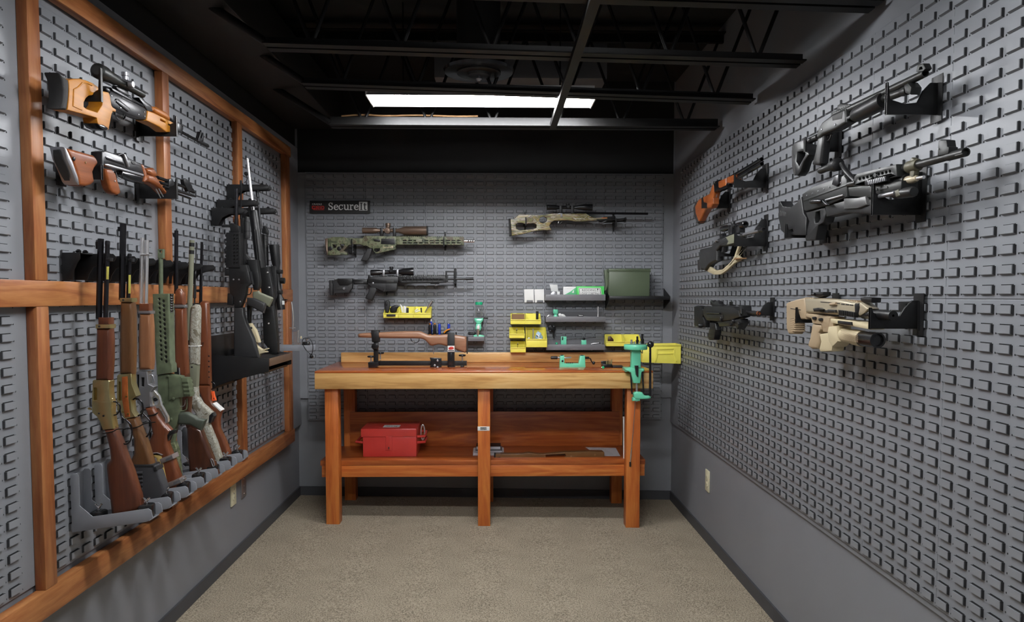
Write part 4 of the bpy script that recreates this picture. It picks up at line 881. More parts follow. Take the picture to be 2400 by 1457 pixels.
# ================================================================== DISPLAY HOOKS
def hook(wall, tip, what, D=.15, lip=.055, web=.03, w=.008, up=.085, back=.0):
    """steel cradle hook: tip = photo pixel of the lower outer corner of its lip"""
    if wall == 'B': q = hit('Y', YB-D, *tip)
    else: q = hit('X', XL+D if wall == 'L' else XR-D, *tip)
    loc = {'L': (XL, q.y, q.z), 'R': (XR, q.y, q.z), 'B': (q.x, YB, q.z)}[wall]
    o = empty('display_hook', loc, 'black steel hook under the '+what, 'hook', {'L': 'black hooks on the left wall', 'R': 'black hooks on the right wall', 'B': 'black hooks on the back wall'}[wall])
    pr = [(.011, 0), (D, 0), (D, lip), (D-.005, lip), (D-.010, web), (D-.05, web*.7), (.065, web*.8), (.05, up*.75), (.03, up), (.011, up)]
    def mp(a, b_, c):
        if wall == 'L': return Vector((XL+a, q.y+c, q.z+b_))
        if wall == 'R': return Vector((XR-a, q.y+c, q.z+b_))
        return Vector((q.x+c, YB-a, q.z+b_))
    extrude('arm', [pr], w, mp, 'black', o, .001)
    pp = [(.009, -.02), (.011, -.02), (.011, up+.02), (.009, up+.02)]
    extrude('wall_plate', [pp], .05 if wall != 'B' else .012, mp, 'black', o, .0003)
    lp = [(D-.003, -.001), (D, -.001), (D, lip), (D-.003, lip)]
    extrude('lip', [lp], w+.004, mp, 'black', o, .0008)
    return o
# ================================================================== LEFT WALL, UPPER PAIR
A = (100, 130, 6.); CL = XL+.105
g = Gun('marksman_rifle', 'scoped rifle with glossy amber thumbhole stock on the left wall', 'rifle', 'X', CL, (CL, 2.55, 1.85), None, A)
g.slab('stock', [(362, 345), (420, 330), (520, 325), (600, 345), (700, 385), (760, 425), (800, 465), (840, 500), (930, 520), (945, 560), (960, 640), (970, 700), (985, 725), (1035, 760), (1030, 795), (990, 780), (970, 830), (945, 960), (930, 1040), (890, 1052), (820, 1015), (775, 950), (765, 880), (700, 860), (560, 820), (440, 790), (350, 765), (365, 650), (375, 500), (370, 400)], .044, 'amber', .010, [[(650, 565), (700, 558), (740, 510), (790, 480), (815, 530), (845, 600), (840, 690), (770, 800), (620, 750), (580, 720), (580, 660), (610, 600)]], res=3)
g.slab('recess_rim', [(440, 470), (500, 440), (560, 375), (640, 380), (720, 420), (700, 430), (640, 400), (575, 395), (520, 450), (460, 490), (450, 700), (570, 760), (560, 775), (430, 715)], .004, 'amber', .0015, off=.022)
g.slab('butt_pad', [(235, 240), (290, 290), (362, 340), (374, 420), (368, 600), (345, 765), (270, 745), (300, 620), (305, 480), (280, 340)], .046, 'rubber', .006, res=2)
g.slab('grip_cap', [(768, 955), (850, 962), (922, 1005), (930, 1045), (890, 1060), (820, 1025)], .046, 'blackgloss', .005)
g.slab('receiver', [(935, 540), (960, 500), (1000, 495), (1440, 740), (1475, 790), (1460, 905), (1380, 890), (1200, 820), (985, 715), (960, 660)], .034, 'gunmetal', .003)
g.slab('ejection_port', [(1120, 580), (1250, 645), (1245, 670), (1115, 605)], .002, 'ink', .0004, off=.017)
g.slab('dust_cover', [(880, 470), (910, 430), (960, 440), (1060, 480), (1430, 690), (1440, 740), (1000, 497), (940, 530)], .030, 'gunmetal', .006)
for p in ((975, 565), (1022, 635), (1100, 735), (1435, 795), (1440, 855), (1355, 830)): g.disc('rivet', p, 11, .002, 'steeldull', .017, seg=8)
g.slab('safety_lever', [(1045, 605), (1075, 615), (1230, 745), (1235, 775), (1205, 790), (1050, 660), (1030, 630)], .004, 'gunmetal', .001, off=.019)
sc = g.tube('scope', (760, 205), (1405, 550), [(0, 70), (.02, 105), (.13, 108), (.2, 90), (.36, 75), (.42, 60), (.6, 58), (.7, 50), (.95, 50), (1, 46)], 'parker', off=.012, seg=20)
g.tube('eyepiece_glass', (790, 220), (757, 203), [(0, 60), (1, 62)], 'ink', off=.012, par=sc, seg=18)
g.tube('turret', (1165, 345), (1160, 238), [(0, 40), (.5, 40), (.55, 52), (1, 50)], 'steeldull', off=.012, par=sc); g.disc('side_turret', (1275, 405), 46, .014, 'steeldull', .03, par=sc)
g.slab('scope_mount', [(1040, 425), (1120, 450), (1210, 500), (1215, 570), (1090, 510), (1040, 460)], .016, 'gunmetal', .002); g.slab('side_rail', [(960, 450), (1200, 580), (1260, 600), (1250, 640), (1000, 505)], .006, 'gunmetal', .001, off=.018)
g.slab('handguard', [(1480, 775), (1560, 800), (1700, 870), (1880, 965), (1860, 1010), (1800, 1080), (1740, 1075), (1640, 1000), (1460, 915), (1470, 850)], .040, 'amber', .010, [[(1660, 893), (1735, 932), (1732, 950), (1657, 910)], [(1768, 955), (1832, 988), (1828, 1003), (1764, 972)]], res=3)
g.slab('upper_handguard', [(1560, 715), (1620, 722), (1750, 795), (1805, 860), (1800, 925), (1720, 880), (1600, 815), (1560, 775)], .034, 'amberd', .010, res=3)
g.slab('rear_sight', [(1350, 590), (1420, 600), (1440, 640), (1530, 700), (1550, 785), (1480, 785), (1420, 690)], .024, 'gunmetal', .002)
g.tube('barrel', (1780, 985), (2310, 1270), [(0, 22), (1, 20)], 'blued'); g.tube('gas_tube', (1790, 900), (1960, 1000), 17, 'blued')
g.slab('gas_block', [(1900, 940), (1960, 970), (1985, 1030), (1960, 1090), (1905, 1060)], .02, 'gunmetal', .003); g.slab('front_sight', [(2190, 1200), (2225, 1070), (2270, 1090), (2262, 1215)], .016, 'gunmetal', .002, [[(2222, 1150), (2240, 1090), (2256, 1100), (2245, 1170)]])
g.tube('muzzle', (2180, 1200), (2328, 1277), [(0, 24), (.9, 27), (1, 18)], 'gunmetal', bore=.5); g.wire('trigger_guard', [(1020, 805), (1035, 880), (1100, 918), (1155, 905), (1172, 840)], 6, 'gunmetal'); g.wire('trigger', [(1125, 800), (1140, 850), (1125, 875)], 6, 'gunmetal')
hook('L', P(A, (1895, 1138)), 'forend of the amber thumbhole rifle', .15, .075, .05)
hook('L', P(A, (838, 650)), 'wrist of the amber thumbhole rifle', .15, .10, .03, up=.06)
B = (120, 330, 6.667)
g = Gun('machine_rifle', 'rifle with red brown wooden buttstock, grip and foregrip on the left wall', 'rifle', 'X', CL, (CL, 2.5, 1.6), None, B)
g.slab('stock', [(240, 108), (330, 125), (680, 225), (720, 270), (745, 340), (738, 370), (690, 430), (665, 490), (675, 570), (690, 645), (640, 690), (540, 715), (450, 700), (425, 560), (345, 330)], .042, 'redwood', .010, res=3)
g.slab('butt_plate', [(205, 92), (245, 105), (350, 330), (432, 565), (455, 690), (430, 690), (395, 640), (330, 470), (250, 290)], .044, 'steeldull', .006)
# dark recess with a bright rim on the rear face of the butt plate
bm = bmesh.new(); TP = [g.at(p_, .022) for p_ in ((205, 92), (250, 290), (330, 470), (395, 640), (430, 690))]; ring = []
for k in range(20):
    a_ = 2*math.pi*k/20; tt = .5+.40*max(-1, min(1, 1.25*math.sin(a_))); zz_ = TP[0].z+(TP[-1].z-TP[0].z)*tt; q = next(a2.lerp(b2_, (a2.z-zz_)/(a2.z-b2_.z)) for a2, b2_ in zip(TP, TP[1:]) if b2_.z <= zz_+1e-9); ring.append(bm.verts.new((CL+.013*math.cos(a_), q.y-.0065, q.z)))
bm.faces.new(ring); from_bm('butt_trapdoor', bm, 'ink', g.o, 0)
g.disc('sling_plate', (365, 280), 30, .003, 'gunmetal', .021); g.disc('screw', (545, 340), 16, .002, 'brown', .021)
g.slab('receiver', [(795, 170), (850, 155), (1040, 215), (1210, 290), (1330, 330), (1420, 370), (1475, 560), (1330, 520), (1000, 410), (830, 365), (815, 525), (800, 535)], .036, 'gunmetal', .004)
g.slab('receiver_panel', [(850, 245), (880, 240), (1130, 340), (1150, 385), (870, 290)], .002, 'blued', .0006, off=.0185); g.slab('lower_rail', [(830, 365), (880, 355), (1450, 520), (1450, 555), (880, 395)], .038, 'steeldull', .002)
g.slab('sight_block', [(1040, 215), (1100, 190), (1170, 215), (1225, 270), (1330, 320), (1400, 350), (1390, 420), (1250, 405), (1190, 420), (1130, 310)], .03, 'blued', .004); g.slab('bolt_handle', [(1140, 205), (1165, 205), (1240, 400), (1215, 415)], .01, 'steeldull', .003, off=.02); g.slab('port', [(1255, 320), (1310, 335), (1325, 375), (1270, 360)], .002, 'ink', .0004, off=.019)
g.slab('magazine_well', [(1120, 470), (1470, 560), (1530, 610), (1440, 668), (1290, 620), (1110, 530)], .03, 'blued', .004)
g.slab('grip', [(855, 430), (960, 445), (1010, 500), (1085, 755), (1092, 820), (1040, 848), (965, 810), (925, 740), (865, 500)], .028, 'redwood', .007, res=2); g.disc('grip_screw', (1003, 630), 13, .002, 'steeldull', .014)
g.wire('trigger_guard', [(1000, 450), (1030, 560), (1080, 605), (1115, 595), (1118, 540), (1095, 470)], 7, 'steeldull'); g.wire('trigger', [(1040, 480), (1055, 530)], 6, 'steeldull', sm=0)
g.slab('handguard_ring', [(1410, 365), (1460, 372), (1535, 590), (1525, 630), (1480, 650), (1450, 640), (1470, 560)], .042, 'redwood', .008)
g.slab('upper_handguard', [(1495, 430), (1560, 425), (1615, 420), (1650, 470), (1672, 560), (1600, 560), (1515, 500)], .034, 'redwood', .010, res=2)
g.slab('lower_handguard', [(1525, 520), (1660, 560), (1705, 640), (1760, 720), (1830, 825), (1800, 832), (1710, 735), (1640, 690), (1525, 640)], .040, 'redwood', .010, res=2)
for a, b_ in (((1640, 755), (1710, 890)), ((1680, 745), (1750, 870))): g.tube('grip_rib', a, b_, 8, 'steeldull', off=.022, seg=8)
g.tube('barrel', (1660, 570), (2205, 762), [(0, 26), (1, 22)], 'blued'); g.tube('gas_tube', (1700, 650), (1960, 735), 24, 'blued'); g.tube('bipod_leg', (1760, 715), (2255, 870), [(0, 22), (.8, 22), (1, 12)], 'gunmetal', off=.012); g.tube('bipod_leg', (1900, 800), (2190, 905), [(0, 18), (.9, 18), (1, 8)], 'gunmetal', off=-.012)
g.slab('gas_block', [(1850, 600), (1900, 590), (1930, 660), (1930, 740), (1850, 720)], .02, 'gunmetal', .003); g.slab('front_sight', [(2085, 670), (2072, 605), (2105, 585), (2130, 600), (2205, 690), (2222, 765), (2150, 795), (2112, 720)], .016, 'gunmetal', .003); g.tube('muzzle', (2130, 760), (2225, 795), 30, 'gunmetal')
hook('L', P(B, (1975, 905)), 'forend of the red brown machine rifle', .15, .075, .05)
hook('L', P(B, (800, 605)), 'stock of the red brown machine rifle', .135, .045, .04, up=.05)
# ================================================================== LEFT RACK OF SEVEN LONG GUNS
PIT = .1355
RN = ['octagon barrelled lever rifle with the plain stock', 'lever rifle with the shell sleeve', 'stainless lever rifle', 'olive green carbine', 'carbine with the swivel stock', 'camouflage shotgun', 'slim bolt rifle at the end of the row']
for k in range(7):
    y0 = 2.272+PIT*k; y1 = y0+.064
    o = empty('barrel_rest', (XL, y0+.035, 1.447), 'black barrel rest arm of the '+RN[k], 'rack arm', 'barrel rests of the long gun rack')
    pr = [(.010, 1.447), (.010, 1.530), (.065, 1.530), (.065, 1.512), (.055, 1.497), (.045, 1.475), (.042, 1.447)]
    pr2 = [(.010, 1.447), (.010, 1.530), (.132, 1.530), (.142, 1.520), (.135, 1.507), (.10, 1.50), (.07, 1.488), (.055, 1.465), (.05, 1.447)]
    for yy, p in ((y0, pr), (y1, pr2)): extrude('arm_plate', [p], .004, lambda a, b_, c, yy=yy: Vector((XL+a, yy+c, b_)), 'black', o, .0008)
    box('wall_plate', (XL+.009, XL+.012, y0, y1, 1.447, 1.53), 'black', o); box('top_strip', (XL+.012, XL+.07, y0, y1, 1.527, 1.530), 'black', o)
    for yy in (y0+.018, y0+.055): lathe('wing_nut', (XL+.05, yy, 1.530), (XL+.05, yy, 1.541), [(0, .006), (.5, .009), (1, .004)], 'blackgloss', o, 8)
    # base tray
    o = empty('rifle_stand', (XL, y0+.04, .655), 'grey stock base tray of the '+RN[k], 'rack base', 'stock base trays of the long gun rack')
    ya, yb2 = y0+.008, y0+.076; TX = -1.083
    th = .035
    def tz(x): return .655+(x-XL)/(TX-XL)*th
    for yy in (ya, yb2):
        extrude('flange', [[(XL+.010, .655), (TX-.02, tz(TX-.02)), (TX, tz(TX)+.010), (TX-.004, tz(TX)+.034), (TX-.014, tz(TX)+.040), (XL+.075, tz(XL+.075)+.040), (XL+.036, .74), (XL+.036, .835), (XL+.030, .842), (XL+.016, .842), (XL+.010, .835)]], .003, lambda a, b_, c, yy=yy: Vector((a, yy+c, b_)), 'greybase', o, .0008)
    bm = bmesh.new(); vv = [bm.verts.new((x, y, tz(x)+d)) for d in (.001, .004) for x, y in ((XL+.010, ya), (TX-.012, ya), (TX-.012, yb2), (XL+.010, yb2))]
    for f in ((3, 2, 1, 0), (4, 5, 6, 7), (0, 1, 5, 4), (1, 2, 6, 5), (2, 3, 7, 6), (3, 0, 4, 7)): bm.faces.new([vv[i] for i in f])
    from_bm('tray_floor', bm, 'greybase', o, 0); box('back_plate', (XL+.009, XL+.012, ya, yb2, .66, .835), 'greybase', o)
    for xx in (XL+.075, TX-.035):
        z = tz(xx)+.004; cl = box('clamp', (xx-.02, xx+.02, ya+.010, yb2-.010, z, z+.046), 'blackgloss', o, .008)
        for s in (-1, 1): wire3('wing_nut', [(xx, y0+.042, z+.045), (xx, y0+.042, z+.053), (xx+s*.010, y0+.042, z+.066)], .0036, 'chrome', cl)
E1 = (200, 520, 3.833); G1 = (200, 870, 4.046); F1 = (350, 540, 4.047); H1 = (370, 860, 4.414)
def RG(k, name, label): return Gun(name, label, 'shotgun' if 'shotgun' in name else 'rifle', 'Y', 2.312+PIT*k, (-1.17, 2.312+PIT*k, .70), None, E1)
# 0 brass lever gun
g = RG(0, 'lever_rifle', 'brass lever action rifle with plain reddish stock, first in the row of long guns')
g.tube('barrel', (122, 870), (140, 150), 27, 'blued', seg=8, bore=.4); g.tube('magazine_tube', (182, 865), (199, 200), 20, 'blued', off=.004); g.tube('tube_cap', (199, 205), (200, 168), [(0, 22), (.8, 22), (1, 15)], 'gunmetal', off=.004)
g.slab('front_sight', [(88, 178), (118, 175), (118, 245), (92, 240)], .006, 'blued', .001); g.slab('barrel_band', rect(174, 320, 221, 350), .022, 'gunmetal', .003); g.slab('caution_tag', [(190, 400), (212, 400), (207, 515), (187, 515)], .001, 'yellowtag', .0002, off=.0165)
g.slab('forearm_tip', rect(110, 858, 212, 925), .036, 'stockz', .006); g.slab('brass_band', [(90, 920), (218, 920), (218, 956), (88, 958)], .040, 'brass', .003); g.disc('band_screw', (123, 938), 9, .002, 'ink', .02)
g.slab('forearm', [(90, 957), (216, 957), (224, 1050), (222, 1250), (210, 1425), (82, 1422), (85, 1200)], .038, 'stockz', .012, res=3)
g.slab('receiver', [(68, 92), (80, 80), (215, 85), (225, 95), (222, 180), (230, 250), (240, 300), (240, 400), (265, 545), (165, 555), (135, 470), (110, 430), (65, 390), (60, 300), (65, 200)], .034, 'brass', .005, [[(78, 155), (104, 152), (112, 168), (110, 272), (75, 275)]], T=G1, res=2)
g.slab('bolt', [(72, 150), (112, 150), (112, 278), (72, 278)], .02, 'brassdark', .002, T=G1); g.slab('loading_gate', [(205, 225), (235, 235), (255, 262), (225, 278), (205, 255)], .012, 'brass', .004, T=G1)
g.tube('hammer', (60, 360), (28, 350), [(0, 8), (.6, 12), (1, 10)], 'brass', T=G1, seg=8)
for p, r_ in (((127, 398), 8), ((170, 422), 10)): g.disc('screw', p, r_, .002, 'gunmetal', .017, T=G1, seg=8)
g.wire('lever', [(215, 395), (208, 330), (235, 290), (285, 285), (325, 310), (335, 360), (300, 410), (250, 418), (218, 395)], 7, 'blued', T=G1); g.wire('lever_loop', [(330, 370), (340, 430), (400, 470), (445, 520), (438, 640), (405, 690), (355, 688), (322, 640), (295, 560), (270, 480)], 7, 'blued', T=G1)
g.wire('trigger', [(262, 300), (255, 350), (240, 385)], 5, 'blued', T=G1); g.wire('saddle_tie', [(165, 590), (270, 570), (300, 545), (360, 545)], 5, 'black', off=.022, T=G1)
g.slab('stock', [(165, 558), (268, 545), (320, 660), (380, 830), (430, 950), (500, 1180), (520, 1290), (430, 1360), (245, 1405), (235, 1350), (200, 1060), (185, 920), (190, 880), (225, 840), (215, 740), (185, 620)], .042, 'stockz', .014, T=G1, res=3); g.slab('brass_tang', [(262, 545), (272, 545), (335, 700), (325, 705)], .012, 'brass', .001, T=G1)
# 1 brass lever gun with side panel and sleeve
g = RG(1, 'lever_rifle', 'brass lever action rifle with wood side strip and black shell sleeve on its stock')
g.tube('barrel', (330, 700), (340, 15), 28, 'blued', seg=8, bore=.4); g.tube('magazine_tube', (385, 700), (398, 310), 17, 'blued', off=.004); g.tube('tube_cap', (398, 315), (399, 283), [(0, 18), (.8, 18), (1, 12)], 'gunmetal', off=.004)
g.slab('front_sight', rect(288, 42, 316, 82), .006, 'blued', .001); g.slab('caution_tag', [(388, 475), (407, 475), (405, 642), (385, 642)], .001, 'yellowtag', .0002, off=.0165); g.slab('barrel_band', rect(378, 325, 416, 355), .022, 'gunmetal', .003)
g.slab('brass_band', [(306, 682), (416, 682), (416, 720), (306, 716)], .040, 'brass', .003); g.disc('band_screw', (338, 700), 9, .002, 'ink', .02); g.tube('sling_stud', (414, 700), (438, 700), [(0, 9), (.4, 7), (.5, 12), (1, 8)], 'steeldull', seg=8)
g.slab('forearm', [(308, 718), (415, 722), (425, 800), (428, 1150), (420, 1368), (300, 1366), (298, 1100), (300, 900)], .038, 'stockolive', .012, res=3)
g.slab('receiver', [(300, 45), (312, 30), (435, 20), (440, 120), (470, 200), (482, 235), (430, 270), (440, 380), (472, 430), (365, 452), (350, 400), (300, 370), (297, 200)], .034, 'brass', .005, [[(315, 95), (335, 100), (340, 275), (312, 280)]], T=G1, res=2)
g.slab('bolt', rect(310, 95, 342, 282), .02, 'brassdark', .002, T=G1); g.slab('side_strip', [(345, 52), (398, 46), (405, 260), (422, 430), (375, 436), (346, 260)], .004, 'orangewood', .001, off=.0165, T=G1)
for p in ((386, 238), (356, 383), (402, 402)): g.disc('screw', p, 9, .002, 'brassdark', .019, T=G1, seg=8)
g.slab('loading_gate', [(425, 185), (450, 180), (485, 215), (450, 232)], .012, 'brass', .004, T=G1)
g.wire('lever', [(430, 280), (470, 255), (515, 265), (548, 310), (545, 400), (500, 420)], 8, 'blued', T=G1); g.wire('lever_loop', [(545, 395), (590, 440), (628, 490), (605, 600), (560, 632), (545, 610)], 7, 'blued', T=G1); g.wire('saddle_tie', [(395, 545), (500, 530), (560, 490), (665, 480)], 5, 'black', off=.022, T=G1)
g.slab('stock', [(375, 450), (475, 438), (520, 560), (570, 680), (632, 895), (700, 1230), (520, 1290), (440, 960), (420, 890), (420, 840), (450, 780), (445, 640)], .040, 'stockolive', .013, T=G1, res=3); g.slab('brass_tang', [(470, 440), (480, 440), (552, 655), (544, 658)], .012, 'brass', .001, T=G1)
sl = g.slab('shell_sleeve', [(412, 888), (520, 885), (645, 888), (690, 960), (745, 1125), (720, 1230), (520, 1290), (470, 1100), (440, 960)], .046, 'neoprene', .008, T=G1, res=2)
for i in range(7): g.tube('shell_loop', (425+i*6, 965+i*38), (548, 962+i*38), 17, 'neoprene', off=.022, T=G1, par=sl, seg=10)
g.slab('sleeve_hem', [(412, 884), (645, 884), (650, 908), (415, 910)], .048, 'charcoal', .002, T=G1, par=sl); g.slab('sleeve_tab', [(640, 910), (672, 905), (680, 940), (648, 948)], .05, 'charcoal', .002, T=G1, par=sl)
# 2 stainless lever gun
g = RG(2, 'lever_rifle', 'stainless steel lever action rifle with a tan cartridge cuff on its stock')
g.tube('barrel', (497, 735), (511, 140), 19, 'steel', bore=.5); g.tube('magazine_tube', (541, 735), (553, 163), 19, 'steel', off=.004); g.slab('barrel_band', rect(488, 284, 573, 302), .026, 'steel', .003)
g.slab('forearm_tip', rect(480, 730, 570, 800), .034, 'stockred', .005); g.slab('steel_band', rect(470, 798, 582, 824), .040, 'steeldull', .003); g.tube('sling_stud', (580, 810), (600, 812), [(0, 8), (.4, 6), (.5, 11), (1, 7)], 'steeldull', seg=8)
g.slab('forearm', [(478, 824), (580, 824), (590, 950), (593, 1250), (585, 1328), (475, 1328), (468, 1200), (470, 950)], .038, 'stocklight', .012, res=3)
g.slab('receiver', [(470, 20), (480, 5), (585, 0), (595, 120), (650, 148), (610, 200), (615, 335), (555, 347), (490, 300), (475, 180)], .034, 'steeldull', .005, [[(488, 32), (508, 32), (505, 200), (490, 195)], [(530, 58), (558, 58), (556, 146), (528, 142)]], T=G1, res=2)
g.slab('bolt', rect(485, 30, 562, 205), .02, 'gunmetal', .002, T=G1); g.slab('loading_gate', [(590, 115), (640, 132), (655, 148), (625, 158)], .014, 'steel', .004, T=G1)
g.slab('lever', [(612, 205), (650, 180), (700, 235), (720, 320), (780, 430), (786, 480), (750, 506), (710, 482), (660, 390), (640, 345), (618, 325)], .014, 'steel', .005, [[(625, 250), (655, 235), (690, 268), (680, 312), (640, 322)], [(665, 352), (698, 346), (758, 448), (755, 482), (736, 490), (692, 420)]], T=G1, res=2); g.disc('trigger', (658, 268), 18, .008, 'gunmetal', .0, T=G1)
g.wire('hammer_spur', [(590, 60), (630, 20), (655, 90), (640, 125)], 7, 'steeldull', T=G1)
g.slab('stock', [(555, 350), (640, 335), (700, 440), (760, 520), (800, 565), (775, 610), (770, 700), (830, 850), (915, 1100), (900, 1160), (760, 1190), (690, 900), (610, 770), (580, 690), (625, 590), (600, 470)], .042, 'stockred', .013, T=G1, res=3); g.slab('grip_cap', [(765, 600), (800, 563), (850, 565), (842, 592), (800, 612), (782, 660)], .03, 'blackgloss', .004, T=G1)
g.wire('saddle_tie', [(590, 425), (660, 410), (690, 390)], 6, 'black', off=.022, T=G1)
cf = g.slab('cartridge_cuff', [(615, 795), (670, 780), (722, 800), (795, 1130), (745, 1160), (690, 960), (670, 830)], .048, 'leathertan', .006, T=G1); g.slab('cuff_edge', [(600, 775), (680, 768), (735, 790), (722, 800), (670, 782), (612, 797)], .05, 'strap', .003, T=G1, par=cf); g.slab('cuff_pocket', [(618, 822), (672, 820), (676, 858), (625, 858)], .05, 'strap', .002, T=G1, par=cf)
for pts in ([(700, 832), (820, 787), (836, 828), (715, 880)], [(778, 1058), (890, 1012), (906, 1058), (795, 1102)]):
    s_ = g.slab('strap', pts, .05, 'strap', .003, T=G1, par=cf); cx_ = sum(p[0] for p in pts)/4+20; cy_ = sum(p[1] for p in pts)/4-8
    g.slab('strap_patch', [(cx_-30, cy_+2), (cx_+35, cy_-24), (cx_+42, cy_), (cx_-24, cy_+28)], .051, 'steeldull', .001, T=G1, par=cf)
# 3 olive carbine
g = RG(3, 'carbine', 'olive green carbine with perforated handguard in the row of long guns'); g.T = F1
g.slab('flash_hider', rect(78, 175, 128, 262), .018, 'greenmetal', .003, [rect(92, 188, 116, 215)]); g.tube('barrel', (110, 620), (108, 250), 20, 'greenmetal')
hs = []
for i in range(14):
    y = 650+i*44
    for x, r_ in ((92+i*1.6, 11), (132+i*2.0, 13)):
        hs.append([(x+r_*math.cos(a_*math.pi/4)*(1+.0), y+(0 if x < 125 else 20)+r_*1.15*math.sin(a_*math.pi/4)) for a_ in range(8)])
g.slab('handguard', [(30, 602), (180, 598), (182, 690), (196, 1250), (210, 1272), (212, 1350), (70, 1370), (60, 1200), (40, 800)], .046, 'greenmetal', .008, [h for h in hs if max(p[1] for p in h) < 1262], res=2)
g.slab('handguard_liner', [(60, 625), (165, 625), (182, 1255), (75, 1255)], .036, 'ink', .002); g.slab('side_rail', [(178, 602), (206, 602)]+[(206+(3 if i % 2 else -6), 602+i*12) for i in range(15)]+[(206, 778), (180, 778)], .02, 'polymer', .001)
g.slab('receiver', [(-10, 85), (100, 72), (240, 95), (245, 115), (305, 120), (335, 300), (215, 320), (215, 455), (195, 590), (160, 650), (110, 650), (60, 560), (0, 420)], .036, 'greenmetal', .005, T=H1)
mg = g.slab('magazine_well', [(236, 108), (304, 112), (336, 306), (268, 300)], .04, 'greenmetal', .004, T=H1)
for i in range(4): g.slab('rib', [(246+i*7, 140+i*42), (306+i*7, 138+i*42), (311+i*7, 160+i*42), (250+i*7, 162+i*42)], .046, 'greenmetal', .002, T=H1, par=mg)
g.slab('side_plate', [(110, 95), (225, 105), (230, 310), (115, 345)], .004, 'greenmetal', .001, off=.019, T=H1)
for p, r_ in (((133, 540), 15), ((158, 326), 18), ((102, 95), 14), ((45, 370), 16)): g.disc('pin', p, r_, .004, 'greenmetal', .018, T=H1, seg=10)
g.wire('trigger_guard', [(212, 455), (290, 452), (303, 400), (300, 325)], 7, 'greenmetal', T=H1, sm=1); g.wire('trigger', [(215, 395), (240, 412), (278, 400), (285, 340)], 5, 'steeldull', T=H1)
g.slab('grip', [(200, 490), (230, 470), (300, 470), (330, 490), (385, 515), (400, 530), (490, 548), (440, 662), (330, 602), (195, 595)], .030, 'greengrip', .009, T=H1, res=2); g.slab('buffer_tube', [(110, 645), (180, 640), (160, 790), (105, 800)], .03, 'greenmetal', .008, T=H1)
g.slab('stock', [(95, 790), (165, 780), (195, 870), (210, 1000), (225, 1150), (130, 1160), (100, 900)], .034, 'camo', .005, T=H1)
# 4 carbine with swivel stock
g = RG(4, 'carbine', 'brown wooden carbine with steel barrel band and a sling swivel on its dark stock'); g.T = F1
g.tube('barrel', (254, 600), (256, 0), 18, 'blued', bore=.5); g.slab('front_sight', [(238, 18), (238, 70), (222, 55), (220, 32)], .006, 'blued', .001)
g.slab('upper_handguard', [(235, 575), (255, 550), (290, 553), (318, 595), (322, 708), (230, 708)], .036, 'stockred', .012, res=3); g.slab('barrel_band', rect(228, 703, 330, 732), .038, 'steeldull', .004); g.tube('band_screw', (325, 718), (355, 716), [(0, 10), (.5, 8), (.55, 13), (1, 9)], 'steeldull', seg=8)
g.slab('forearm', [(230, 735), (326, 735), (336, 1000), (360, 1430), (310, 1430), (225, 1250), (230, 900)], .038, 'stockred', .012, res=3); g.slab('receiver', [(232, 1285), (300, 1280), (315, 1430), (235, 1430)], .036, 'gunmetal', .004); g.tube('bolt', (285, 1300), (290, 1420), 7, 'steel', off=.018, seg=8)
g.slab('grip_wood', [(225, 100), (300, 60), (330, 300), (320, 480), (440, 660), (420, 700), (290, 640), (230, 480)], .036, 'stockdark', .01, T=H1)
g.slab('stock', [(290, 630), (330, 600), (440, 655), (480, 760), (560, 950), (615, 1115), (320, 1140), (300, 900)], .042, 'stockdark', .013, T=H1, res=3)
g.wire('sling_swivel', [(545, 955), (560, 945), (582, 990), (585, 1020), (570, 1030), (560, 1000)], 5, 'steeldull', off=.022, T=H1, closed=True)
# 5 camouflage shotgun
g = RG(5, 'shotgun', 'camouflage patterned shotgun with black banded barrel in the row of long guns'); g.T = F1
g.tube('barrel', (372, 1040), (405, 92), [(0, 24), (1, 23)], 'olive', bore=.7)
for y in (135, 205): g.tube('band', (404-(y-92)*.035+.0, y+18), (405-(y-92)*.035, y-18), 24.5, 'black')
g.slab('forend', [(385, 735), (395, 715), (425, 700), (455, 705), (468, 740), (462, 1000), (455, 1275), (365, 1275), (370, 1050)], .040, 'treecamo', .013, res=3); g.slab('forend_ring', [(366, 1092), (460, 1092), (460, 1100), (366, 1100)], .042, 'white', .001)
g.slab('receiver', [(365, 1275), (410, 1255), (455, 1282), (446, 1487), (356, 1487)], .034, 'olive', .006); g.disc('pin', (402, 1295), 9, .002, 'ink', .017)
g.slab('stock', [(328, 205), (396, 200), (402, 310), (412, 322), (450, 380), (520, 440), (562, 480), (532, 570), (522, 600), (600, 790), (658, 975), (600, 1030), (520, 860), (440, 660), (380, 480), (340, 420), (320, 300)], .038, 'treecamo', .010, T=H1, res=2)
g.wire('trigger_guard', [(330, 330), (345, 370), (380, 365), (395, 325), (385, 285)], 8, 'steeldull', T=H1); g.slab('grip_cap', [(527, 500), (558, 473), (576, 510), (542, 582), (520, 575)], .04, 'blackgloss', .004, T=H1); g.tube('sling_stud', (612, 855), (630, 852), [(0, 5), (.5, 5), (.6, 9), (1, 6)], 'gunmetal', T=H1, seg=8)
g.tube('ramrod', (428, 690), (446, 112), [(0, 8), (.08, 8), (.09, 15), (.3, 15), (.31, 7), (.45, 7), (.46, 10), (.5, 10), (.51, 6), (1, 7)], 'black', off=-.03, seg=8); g.slab('bead', rect(365, 1020, 372, 1085), .01, 'black', .001)
